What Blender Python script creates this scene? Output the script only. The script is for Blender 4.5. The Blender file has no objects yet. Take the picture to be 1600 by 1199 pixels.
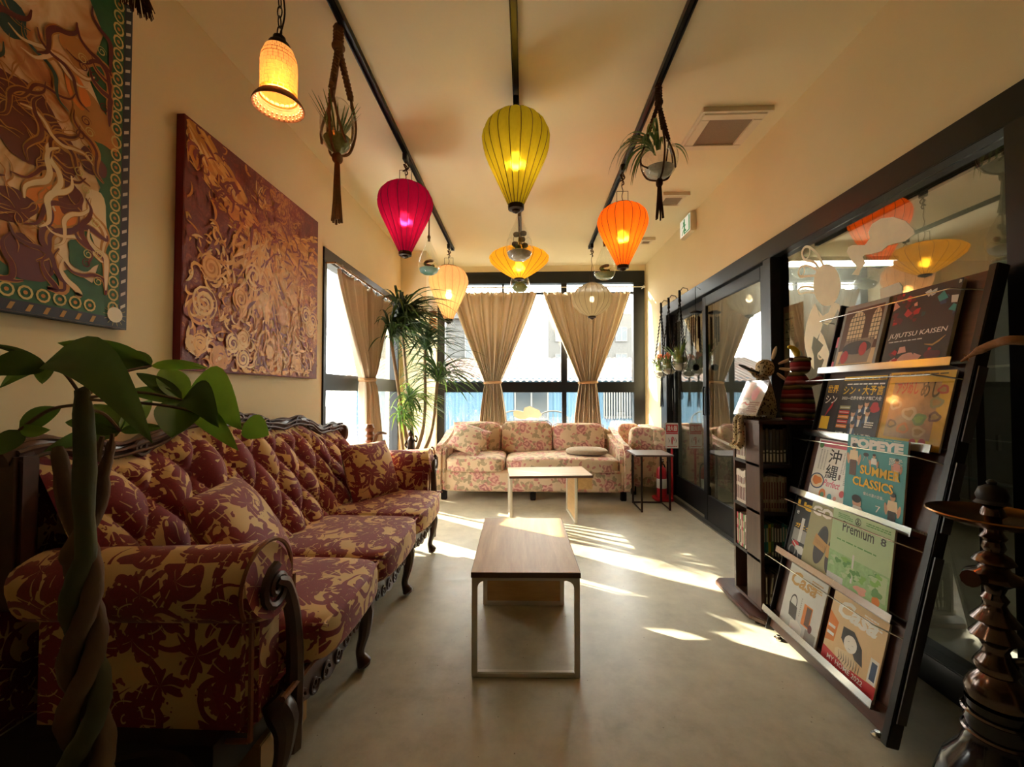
import bpy, bmesh, math, random
from mathutils import Vector as V, Matrix, Euler
from math import sin, cos, pi, radians, atan2, hypot, sqrt
S = bpy.context.scene
COL = S.collection
R = random.Random(7)

# ------------------------------------------------------------------ camera
FPX, CAMZ, VPX, VPY = 650.0, 1.15, 824.0, 614.0
_yaw = math.atan((VPX - 800) / FPX)
_pit = math.atan((VPY - 599.5) / hypot(FPX, VPX - 800))
FW = V((-sin(_yaw) * cos(_pit), cos(_yaw) * cos(_pit), sin(_pit)))
RT = FW.cross(V((0, 0, 1))).normalized()
UP = RT.cross(FW)
CAMO = V((0, 0, CAMZ))
cam = bpy.data.cameras.new('camera')
camo = bpy.data.objects.new('camera', cam)
COL.objects.link(camo)
cam.sensor_fit = 'HORIZONTAL'
cam.sensor_width = 36
cam.lens = 36 * FPX / 1600
cam.clip_start = 0.02
camo.matrix_world = Matrix(((RT.x, UP.x, -FW.x, 0), (RT.y, UP.y, -FW.y, 0), (RT.z, UP.z, -FW.z, CAMZ), (0, 0, 0, 1)))
S.camera = camo

def pix(px, py, X=None, Y=None, Z=None):
    """photo pixel -> point on the plane X=, Y= or Z= that the thing touches"""
    d = FW * FPX + RT * (px - 800) + UP * (599.5 - py)
    t = (X / d.x) if X is not None else (Y / d.y) if Y is not None else ((Z - CAMZ) / d.z)
    return CAMO + d * t

# ------------------------------------------------------------------ world, sun, exposure
W = bpy.data.worlds.new('hazy_sky')
S.world = W
W.use_nodes = True
bg = W.node_tree.nodes['Background']
bg.inputs[0].default_value = (1.0, 0.98, 0.92, 1)
bg.inputs[1].default_value = 13.0
SUN_EL, SUN_SLOPE = 19.5, 0.59
sd = bpy.data.lights.new('sun', 'SUN')
sd.energy = 25
sd.angle = radians(0.6)
sd.color = (1.0, 0.88, 0.66)
so = bpy.data.objects.new('sun', sd)
COL.objects.link(so)
_h = V((1, -SUN_SLOPE, 0)).normalized() * cos(radians(SUN_EL))
so.rotation_euler = V((_h.x, _h.y, -sin(radians(SUN_EL)))).to_track_quat('-Z', 'Y').to_euler()
so.location = (-12, 12, 9)
S.view_settings.view_transform = 'Standard'
S.view_settings.look = 'None'
S.view_settings.gamma = 1
S.view_settings.exposure = 0.75
S.view_settings.use_curve_mapping = False
LAMP = 0.40          # common factor of the lantern bulbs
GLOW = 0.45          # common factor of the lantern shades' own glow

# ------------------------------------------------------------------ node expressions
def lin(c):
    return tuple(((x / 255) / 12.92 if x <= 10.3 else (((x / 255) + .055) / 1.055) ** 2.4) for x in c)

class E:
    """a float socket with arithmetic"""
    def __init__(s, nt, k): s.nt, s.k = nt, k
    def op(s, o, b=None, c=None):
        n = s.nt.nodes.new('ShaderNodeMath'); n.operation = o
        for i, x in enumerate((s, b, c)):
            if x is None: continue
            if isinstance(x, E): s.nt.links.new(x.k, n.inputs[i])
            else: n.inputs[i].default_value = x
        return E(s.nt, n.outputs[0])
    def __add__(s, b): return s.op('ADD', b)
    __radd__ = __add__
    def __sub__(s, b): return s.op('SUBTRACT', b)
    def __mul__(s, b): return s.op('MULTIPLY', b)
    __rmul__ = __mul__
    def __rsub__(s, b): return (s * -1) + b
    def lt(s, b): return s.op('LESS_THAN', b)
    def gt(s, b): return s.op('GREATER_THAN', b)
    def mx(s, b): return s.op('MAXIMUM', b)
    def mn(s, b): return s.op('MINIMUM', b)
    def cos(s): return s.op('COSINE')
    def sin(s): return s.op('SINE')
    def abs(s): return s.op('ABSOLUTE')
    def fr(s): return s.op('FRACT')
    def pw(s, b): return s.op('POWER', b)

class T:
    """material builder"""
    def __init__(s, name):
        s.m = bpy.data.materials.new(name); s.m.use_nodes = True
        s.nt = s.m.node_tree; s.b = s.nt.nodes['Principled BSDF']; s.out = s.nt.nodes['Material Output']
    def N(s, t, **kw):
        n = s.nt.nodes.new('ShaderNode' + t)
        for k, v in kw.items(): setattr(n, k, v)
        return n
    def L(s, a, b): s.nt.links.new(a.k if isinstance(a, E) else a, b)
    def coord(s, kind='Object'): return s.N('TexCoord').outputs[kind]
    def mapping(s, vec, scale=(1, 1, 1), rot=(0, 0, 0), loc=(0, 0, 0)):
        n = s.N('Mapping'); s.L(vec, n.inputs[0])
        n.inputs['Scale'].default_value = scale; n.inputs['Rotation'].default_value = rot; n.inputs['Location'].default_value = loc
        return n.outputs[0]
    def noise(s, vec, scale, detail=3, rough=.55, dist=0):
        n = s.N('TexNoise'); s.L(vec, n.inputs['Vector'])
        n.inputs['Scale'].default_value = scale; n.inputs['Detail'].default_value = detail
        n.inputs['Roughness'].default_value = rough; n.inputs['Distortion'].default_value = dist
        return n
    def mix(s, f, a, b):
        n = s.N('Mix', data_type='RGBA')
        for i, x in ((0, f), (6, a), (7, b)):
            if isinstance(x, E): s.L(x, n.inputs[i])
            elif isinstance(x, (int, float)): n.inputs[i].default_value = x
            elif isinstance(x, tuple): n.inputs[i].default_value = (*x[:3], 1)
            else: s.L(x, n.inputs[i])
        return n.outputs[2]
    def ramp(s, f, *stops):
        n = s.N('ValToRGB'); s.L(f, n.inputs[0]); e = n.color_ramp.elements
        while len(e) < len(stops): e.new(.5)
        for i, (p, c) in enumerate(stops): e[i].position = p; e[i].color = (*c, 1)
        return n.outputs[0]
    def bump(s, h, strength=.3, dist=.01):
        n = s.N('Bump'); s.L(h, n.inputs['Height']); n.inputs['Strength'].default_value = strength; n.inputs['Distance'].default_value = dist
        s.L(n.outputs[0], s.b.inputs['Normal'])
    def set(s, **kw):
        for k, v in kw.items():
            s.b.inputs[k.replace('_', ' ')].default_value = v
        return s
    def col(s, c):
        if isinstance(c, tuple): s.b.inputs['Base Color'].default_value = (*c, 1)
        else: s.L(c, s.b.inputs['Base Color'])

MATS = {}
def mat(name, rgb, rough=.6, metal=0, var=.12, scale=12, bump=0, bscale=60, spec=.5, emit=0, stretch=(1, 1, 1)):
    """plain surface: colour with a little procedural mottling and relief"""
    if name in MATS: return MATS[name]
    t = T(name); c = lin(rgb)
    v = t.mapping(t.coord(), stretch)
    n = t.noise(v, scale)
    t.col(t.mix(E(t.nt, n.outputs[0]), tuple(x * (1 - var) for x in c), tuple(min(1, x * (1 + var)) for x in c)))
    t.set(Roughness=rough, Metallic=metal, Specular_IOR_Level=spec)
    if bump:
        b = t.noise(v, bscale, 4); t.bump(b.outputs[0], bump, .004)
    if emit:
        t.b.inputs['Emission Color'].default_value = (*c, 1); t.b.inputs['Emission Strength'].default_value = emit
    MATS[name] = t.m
    return t.m

def wood(name, a, b, scale=1.0, rough=.4, axis=1, bump=.08):
    t = T(name)
    st = [9, 9, 9]; st[axis] = .8
    v = t.mapping(t.coord(), tuple(x * scale for x in st))
    n = t.noise(v, 2.2, 6, .6, 1.2)
    n2 = t.noise(t.mapping(t.coord(), tuple(x * scale * 6 for x in st)), 3, 3)
    f = E(t.nt, n.outputs[0]) * .75 + E(t.nt, n2.outputs[0]) * .25
    t.col(t.ramp(f, (.3, lin(a)), (.52, lin(tuple((x + y) / 2 for x, y in zip(a, b)))), (.72, lin(b))))
    t.set(Roughness=rough)
    t.bump(n2.outputs[0], bump, .002)
    MATS[name] = t.m
    return t.m

def pane(name, tint=(1, 1, 1), ior=1.5, rough=0.0, gloss=(1, 1, 1)):
    """thin clear sheet: passes light straight on, mirrors by Fresnel"""
    t = T(name)
    tr = t.N('BsdfTransparent'); tr.inputs[0].default_value = (*tint, 1)
    gl = t.N('BsdfGlossy'); gl.inputs['Roughness'].default_value = rough; gl.inputs[0].default_value = (*gloss, 1)
    lw = t.N('LayerWeight'); lw.inputs[0].default_value = .5
    f0 = ((ior - 1) / (ior + 1)) ** 2 * 2
    n = t.noise(t.coord(), 3)
    f = (E(t.nt, lw.outputs['Facing']).pw(4.0) * (1 - f0) + f0) * (E(t.nt, n.outputs[0]) * .04 + .98)
    mx = t.N('MixShader'); t.L(f, mx.inputs[0]); t.L(tr.outputs[0], mx.inputs[1]); t.L(gl.outputs[0], mx.inputs[2])
    t.L(mx.outputs[0], t.out.inputs[0])
    MATS[name] = t.m
    return t.m

def cell(t, vec, scale, rnd=.7):
    """2-D Voronoi: radius and angle round the nearest flower centre, and its random number"""
    n = t.N('TexVoronoi', voronoi_dimensions='2D'); t.L(vec, n.inputs['Vector'])
    n.inputs['Scale'].default_value = scale; n.inputs['Randomness'].default_value = rnd
    d = t.N('VectorMath', operation='SUBTRACT'); t.L(vec, d.inputs[0]); t.L(n.outputs['Position'], d.inputs[1])
    sx = t.N('SeparateXYZ'); t.L(d.outputs[0], sx.inputs[0])
    x, y = E(t.nt, sx.outputs[0]), E(t.nt, sx.outputs[1])
    r = (x * x + y * y).op('SQRT')
    sc = t.N('SeparateColor'); t.L(n.outputs['Color'], sc.inputs[0])
    h = E(t.nt, sc.outputs[0])
    th = y.op('ARCTAN2', x) + h * 6.283
    return r, th, h

def warped(t, amount, scale, kind='UV'):
    c = t.coord(kind)
    n = t.noise(c, scale, 2)
    s = t.N('VectorMath', operation='SUBTRACT'); t.L(n.outputs['Color'], s.inputs[0]); s.inputs[1].default_value = (.5, .5, .5)
    m = t.N('VectorMath', operation='SCALE'); t.L(s.outputs[0], m.inputs[0]); m.inputs['Scale'].default_value = amount
    a = t.N('VectorMath', operation='ADD'); t.L(c, a.inputs[0]); t.L(m.outputs[0], a.inputs[1])
    return a.outputs[0]

def damask():
    """cream velvet with burgundy flowers, jagged leaves and scrolls"""
    t = T('damask'); p = t.mapping(warped(t, .07, 6), (.86, .86, 1))
    r, th, h = cell(t, p, 4.6, .55)
    edge = .62 + (th * 6).cos() * .2 + (th * 12 + 1).cos() * .12
    fl = r.lt(edge * .105)
    vein = ((th * 6).sin().abs()).lt(.10) * r.gt(.03)
    ring = ((r * 210).sin()).gt(.93) * r.lt(.07)
    fl = fl * (1 - vein.mx(ring) * .9)
    p2 = t.mapping(p, loc=(.37, .21, 0), rot=(0, 0, .6))
    r2, t2, h2 = cell(t, p2, 8.2, .9)
    lf = r2.lt((.26 + (t2 * 1.5).cos().abs().pw(1.4) * .62 + (t2 * 11).cos() * .11) * .070)
    lv = (t2 * 3).sin().abs().lt(.13)
    lf = lf * (1 - lv * .8)
    p3 = t.mapping(p, loc=(.11, .77, 0), rot=(0, 0, -.3))
    r3, t3, h3 = cell(t, p3, 6.4, .8)
    sp = (((t3 * .1592 + r3 * 21).fr() - .5).abs()).lt(.17) * r3.lt(.072)
    n = t.noise(p, 15, 3, .6)
    jag = (E(t.nt, n.outputs[0])).gt(.585)
    mask = fl.mx(lf).mx(sp).mx(jag * .95).mn(1)
    wn = t.noise(t.coord('UV'), 170, 3)
    wv = E(t.nt, wn.outputs[0])
    ink = t.mix(wv, lin((98, 20, 32)), lin((146, 38, 54)))
    ground = t.mix(E(t.nt, t.noise(p, 4).outputs[0]), lin((206, 164, 98)), lin((232, 196, 140)))
    t.col(t.mix(mask, ground, ink))
    t.set(Roughness=.72, Sheen_Weight=.35, Sheen_Roughness=.4)
    t.b.inputs['Sheen Tint'].default_value = (1, .8, .7, 1)
    t.bump(mask * .5 + wv * .3, .35, .003)
    MATS['damask'] = t.m
    return t.m

def rosefabric():
    """cream cotton with pink roses and olive leaves"""
    t = T('rose_fabric'); p = warped(t, .09, 13)
    r, th, h = cell(t, p, 4.4, .8)
    ro = r.lt((.75 + (th * 5).cos() * .18) * .085) * h.gt(.25)
    inner = ((r * 150 + (th * 2).sin() * 1.6).sin()).gt(.1)
    p2 = t.mapping(p, loc=(.23, .41, 0), rot=(0, 0, 1))
    r2, t2, h2 = cell(t, p2, 8.5, .9)
    lf = r2.lt((.2 + (t2 * 1.5).cos().abs().pw(1.5) * .72) * .062) * h2.gt(.2)
    p3 = t.mapping(p, loc=(.7, .13, 0))
    r3, t3, h3 = cell(t, p3, 14, .9)
    sm = r3.lt(.017) * h3.gt(.45)
    wv = E(t.nt, t.noise(t.coord('UV'), 240, 2).outputs[0])
    base = t.mix(E(t.nt, t.noise(p, 5).outputs[0]), lin((206, 178, 142)), lin((228, 204, 172)))
    fade = E(t.nt, t.noise(p, 30, 3).outputs[0]) * .9 + .35
    c = t.mix((lf * fade).mn(1), base, t.mix(h2, lin((142, 128, 98)), lin((172, 152, 120))))
    c = t.mix(sm, c, lin((196, 132, 122)))
    c = t.mix((ro * fade).mn(1), c, t.mix(inner, t.mix(h, lin((196, 116, 116)), lin((168, 100, 104))), lin((222, 168, 154))))
    t.col(c)
    t.set(Roughness=.85, Sheen_Weight=.15)
    t.bump(wv, .25, .002)
    MATS['rose_fabric'] = t.m
    return t.m

# ------------------------------------------------------------------ mesh builder
def frame_of(d):
    d = d.normalized()
    a = V((0, 0, 1)) if abs(d.z) < .9 else V((1, 0, 0))
    x = d.cross(a).normalized()
    return x, d.cross(x).normalized()

class MB:
    def __init__(s): s.v, s.f, s.uv = [], [], None
    def add(s, vs, fs):
        o = len(s.v); s.v += [V(p) for p in vs]; s.f += [tuple(i + o for i in f) for f in fs]; return s
    def box(s, c, sz, rot=None):
        c = V(c); h = V(sz) / 2
        vs = [V((x * h.x, y * h.y, z * h.z)) for x in (-1, 1) for y in (-1, 1) for z in (-1, 1)]
        if rot is not None: vs = [rot @ p for p in vs]
        return s.add([c + p for p in vs], [(0, 1, 3, 2), (4, 6, 7, 5), (0, 4, 5, 1), (2, 3, 7, 6), (0, 2, 6, 4), (1, 5, 7, 3)])
    def bb(s, a, b):
        a, b = V(a), V(b); return s.box((a + b) / 2, [abs(x) for x in (b - a)])
    def tube(s, pts, r, seg=6, cap=True, closed=False, flat=1.0):
        pts = [V(p) for p in pts]; n = len(pts)
        rs = r if isinstance(r, (list, tuple)) else [r] * n
        x = None; rings = []
        for i, p in enumerate(pts):
            d = (pts[(i + 1) % n] - pts[i - 1]) if closed else (pts[min(i + 1, n - 1)] - pts[max(i - 1, 0)])
            if d.length < 1e-9: d = V((0, 0, 1))
            d.normalize()
            if x is None: x, y = frame_of(d)
            else:
                x = (x - d * x.dot(d)); x = x.normalized() if x.length > 1e-6 else frame_of(d)[0]
                y = d.cross(x)
            rings.append([p + (x * cos(2 * pi * k / seg) + y * sin(2 * pi * k / seg) * flat) * rs[i] for k in range(seg)])
        fs = []
        m = n if closed else n - 1
        for i in range(m):
            a, b = i * seg, ((i + 1) % n) * seg
            for k in range(seg):
                k2 = (k + 1) % seg; fs.append((a + k, a + k2, b + k2, b + k))
        if cap and not closed:
            fs.append(tuple(range(seg - 1, -1, -1))); fs.append(tuple((n - 1) * seg + k for k in range(seg)))
        return s.add([p for rg in rings for p in rg], fs)
    def lathe(s, prof, seg=24, c=(0, 0, 0), scallop=None):
        c = V(c); vs = []; fs = []
        for (r, z) in prof:
            for k in range(seg):
                a = 2 * pi * k / seg; q = scallop(a, r, z) if scallop else 1
                vs.append(c + V((r * q * cos(a), r * q * sin(a), z)))
        for i in range(len(prof) - 1):
            for k in range(seg):
                k2 = (k + 1) % seg; fs.append((i * seg + k, i * seg + k2, (i + 1) * seg + k2, (i + 1) * seg + k))
        if prof[0][0] > 1e-4 and prof[0] != prof[-1] and not scallop: pass
        return s.add(vs, fs)
    def grid(s, fn, nu, nv, closeu=False):
        vs = []; fs = []; uvs = []
        for i in range(nu):
            for j in range(nv): vs.append(fn(i / (nu if closeu else nu - 1), j / (nv - 1)))
        for i in range(nu if closeu else nu - 1):
            for j in range(nv - 1):
                i2 = (i + 1) % nu; fs.append((i * nv + j, i2 * nv + j, i2 * nv + j + 1, i * nv + j + 1))
        return s.add(vs, fs)
    def prism(s, pts, o, u, v, n, d):
        o, u, v, n = V(o), V(u), V(v), V(n); k = len(pts)
        a = [o + u * p[0] + v * p[1] for p in pts]
        return s.add(a + [p + n * d for p in a], [tuple(range(k - 1, -1, -1)), tuple(range(k, 2 * k))] + [(i, (i + 1) % k, k + (i + 1) % k, k + i) for i in range(k)])
    def rbox(s, c, sz, p=6, n=8, fn=None):
        """rounded box (super-ellipsoid)"""
        c = V(c); idx = {}; vs = []; fs = []
        def key(q):
            k = tuple(round(x * n) for x in q)
            if k not in idx:
                w = [2 * x / n - 1 for x in k]
                w = [math.copysign(abs(x) ** .8, x) for x in w]
                L = sum(abs(x) ** p for x in w) ** (1 / p)
                idx[k] = len(vs); vs.append(V([x / L for x in w]))
            return idx[k]
        for ax in range(3):
            for sd_ in (0, 1):
                for i in range(n):
                    for j in range(n):
                        q = []
                        for (a, b) in ((i, j), (i + 1, j), (i + 1, j + 1), (i, j + 1)):
                            w = [0, 0, 0]; w[ax] = sd_; w[(ax + 1) % 3] = a / n; w[(ax + 2) % 3] = b / n; q.append(key(w))
                        fs.append(tuple(q) if sd_ else tuple(q[::-1]))
        h = V(sz) / 2
        out = [V((x.x * h.x, x.y * h.y, x.z * h.z)) for x in vs]
        if fn: out = [fn(x) for x in out]
        return s.add([c + x for x in out], fs)
    def shift(s, d):
        d = V(d); s.v = [p + d for p in s.v]; return s
    def xf(s, m): s.v = [m @ p for p in s.v]; return s
    def mesh(s, name, m=None, smooth=35, bevel=0, uvs=1.0, bseg=2):
        bm = bmesh.new()
        vv = [bm.verts.new(p) for p in s.v]
        for f in s.f:
            try: bm.faces.new([vv[i] for i in f])
            except ValueError: pass
        if bevel:
            bm.normal_update()
            es = [e for e in bm.edges if len(e.link_faces) == 2 and e.calc_face_angle(0) > radians(30)]
            bmesh.ops.bevel(bm, geom=es, offset=bevel, segments=bseg, affect='EDGES', clamp_overlap=True)
        bm.normal_update()
        lay = bm.loops.layers.uv.new('UVMap')
        for f in bm.faces:
            a = [abs(x) for x in f.normal]; k = a.index(max(a))
            for l in f.loops:
                p = l.vert.co
                l[lay].uv = ((p.y, p.z) if k == 0 else (p.x, p.z) if k == 1 else (p.x, p.y))
        me = bpy.data.meshes.new(name)
        bm.to_mesh(me); bm.free()
        if m: me.materials.append(m)
        if smooth:
            for p in me.polygons: p.use_smooth = True
            me.set_sharp_from_angle(angle=radians(smooth))
        return me
    def build(s, name, m, parent=None, loc=(0, 0, 0), world=False, subsurf=0, solid=0, **kw):
        if world and parent is not None:
            o = base(parent); s.shift(-o)
        me = s.mesh(name, m, **kw)
        return put(name, me, parent, loc, subsurf, solid)

def base(o):
    p = V(o.location)
    while o.parent: o = o.parent; p += V(o.location)
    return p

def put(name, me, parent=None, loc=(0, 0, 0), subsurf=0, solid=0):
    ob = bpy.data.objects.new(name, me); COL.objects.link(ob); ob.location = loc
    if parent is not None: ob.parent = parent
    if solid:
        k = ob.modifiers.new('thick', 'SOLIDIFY'); k.thickness = solid; k.offset = 0
    if subsurf:
        k = ob.modifiers.new('smooth', 'SUBSURF'); k.levels = k.render_levels = subsurf
    return ob

def tag(o, label=None, cat=None, group=None, kind=None):
    if label: o['label'] = label
    if cat: o['category'] = cat
    if group: o['group'] = group
    if kind: o['kind'] = kind
    return o

def thing(name, label, cat, loc=(0, 0, 0), group=None, rz=0):
    o = bpy.data.objects.new(name, None); COL.objects.link(o)
    o.empty_display_size = .05; o.location = loc; o.rotation_euler = (0, 0, rz)
    return tag(o, label, cat, group)

def struct(name, mb, m, parent=None, **kw):
    o = mb.build(name, m, parent, **kw)
    if parent is None: o['kind'] = 'structure'
    return o

def copy_tree(o, parent=None):
    c = o.copy(); COL.objects.link(c)
    if parent is not None: c.parent = parent
    for ch in o.children: copy_tree(ch, c)
    return c

def bez(pts, n=12):
    """smooth (Catmull-Rom) line through points"""
    pts = [V(p) for p in pts]; out = []
    P_ = [pts[0] * 2 - pts[1]] + pts + [pts[-1] * 2 - pts[-2]]
    for i in range(1, len(P_) - 2):
        a, b, c, d = P_[i - 1:i + 3]
        for k in range(n):
            t = k / n
            out.append(.5 * ((2 * b) + (c - a) * t + (2 * a - 5 * b + 4 * c - d) * t * t + (3 * b - a - 3 * c + d) * t ** 3))
    out.append(pts[-1]); return out

# ------------------------------------------------------------------ flat print on a plane (covers, signs, paintings)
_txt = {}
def text_geo(body, bold=0, shear=0, space=1.0):
    k = (body, bold, shear, space)
    if k in _txt: return _txt[k]
    cu = bpy.data.curves.new('lettering', 'FONT'); cu.body = body; cu.offset = bold; cu.shear = shear
    cu.resolution_u = 2; cu.align_x = 'CENTER'; cu.space_line = space
    ob = bpy.data.objects.new('lettering', cu); COL.objects.link(ob)
    dg = bpy.context.evaluated_depsgraph_get(); dg.update()
    me = bpy.data.meshes.new_from_object(ob.evaluated_get(dg))
    vs = [tuple(v.co[:2]) for v in me.vertices]; fs = [tuple(p.vertices) for p in me.polygons]
    bpy.data.objects.remove(ob); bpy.data.curves.remove(cu); bpy.data.meshes.remove(me)
    if not vs: vs, fs = [(0, 0), (1, 0), (1, 1)], [(0, 1, 2)]
    x0, x1 = min(v[0] for v in vs), max(v[0] for v in vs); y0, y1 = min(v[1] for v in vs), max(v[1] for v in vs)
    g = [((x - x0) / max(x1 - x0, 1e-6), (y - y0) / max(y1 - y0, 1e-6)) for x, y in vs], fs
    _txt[k] = g
    return g

class Flat:
    def __init__(s, parent, o, u, v, w=1, h=1, lift=.0003):
        s.p, s.o, s.u, s.v = parent, V(o), V(u).normalized(), V(v).normalized()
        s.n = s.u.cross(s.v); s.w, s.h, s.lift, s.acc, s.k = w, h, lift, {}, 0
    def at(s, x, y, lv): return s.o + s.u * (x * s.w) + s.v * (y * s.h) + s.n * (s.lift * lv + s.k)
    def mb(s, part, m):
        s.k += 2.6e-6
        return s.acc.setdefault((part, m.name), (MB(), m))[0]
    def poly(s, pts, m, lv=1, part='print'):
        b = s.mb(part, m); b.add([s.at(x, y, lv) for x, y in pts], [tuple(range(len(pts)))]); return s
    def rect(s, x0, y0, x1, y1, m, lv=1, part='print'):
        return s.poly([(x0, y0), (x1, y0), (x1, y1), (x0, y1)], m, lv, part)
    def ell(s, cx, cy, rx, ry, m, lv=1, part='print', rot=0, n=18, wob=0):
        pts = []
        for k in range(n):
            a = 2 * pi * k / n; q = 1 + wob * sin(3 * a + cx * 40) + wob * .6 * sin(5 * a + cy * 31)
            x, y = rx * q * cos(a), ry * q * sin(a)
            pts.append((cx + x * cos(rot) - y * sin(rot), cy + x * sin(rot) + y * cos(rot)))
        return s.poly(pts, m, lv, part)
    def ring(s, cx, cy, r, w, m, lv=1, part='print', n=14, ar=1):
        b = s.mb(part, m); vs = []
        for k in range(n):
            a = 2 * pi * k / n
            for q in (r - w / 2, r + w / 2): vs.append(s.at(cx + q * cos(a), cy + q * ar * sin(a), lv))
        b.add(vs, [(2 * k, 2 * k + 1, (2 * k + 3) % (2 * n), (2 * k + 2) % (2 * n)) for k in range(n)]); return s
    def stroke(s, pts, w, m, lv=1, part='print', taper=True, ends=.15):
        n = len(pts); vs = []; acc = s.mb(part, m)
        for i, (x, y) in enumerate(pts):
            a, b = pts[max(i - 1, 0)], pts[min(i + 1, n - 1)]
            dx, dy = (b[0] - a[0]) * s.w, (b[1] - a[1]) * s.h; L = hypot(dx, dy) or 1
            t = i / (n - 1); q = w / 2 * (max(ends, sin(pi * (t * .86 + .07))) if taper else 1)
            c = s.at(x, y, lv); nn = (s.u * -dy + s.v * dx) / L
            vs += [c + nn * q, c - nn * q]
        acc.add(vs, [(2 * i, 2 * i + 1, 2 * i + 3, 2 * i + 2) for i in range(n - 1)]); return s
    def text(s, body, x0, y0, x1, y1, m, lv=2, part='lettering', bold=0, shear=0, space=1.0):
        vs, fs = text_geo(body, bold, shear, space)
        b = s.mb(part, m); b.add([s.at(x0 + (x1 - x0) * x, y0 + (y1 - y0) * y, lv) for x, y in vs], fs); return s
    def lines(s, x0, y0, x1, y1, n, m, lv=2, part='small_print', seed=1):
        r = random.Random(seed); h = (y1 - y0) / n
        for i in range(n):
            x = x0; y = y0 + h * i
            xe = x1 - (x1 - x0) * r.random() * .3
            while x < xe:
                w = (x1 - x0) * (.05 + .12 * r.random()); s.rect(x, y, min(x + w, x1), y + h * .55, m, lv, part); x += w + (x1 - x0) * .025
        return s
    def done(s):
        o = base(s.p)
        for (part, _), (b, m) in s.acc.items():
            q = b.shift(-o).build(part, m, s.p, smooth=0); q['kind'] = 'stuff'
        s.acc = {}

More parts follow.
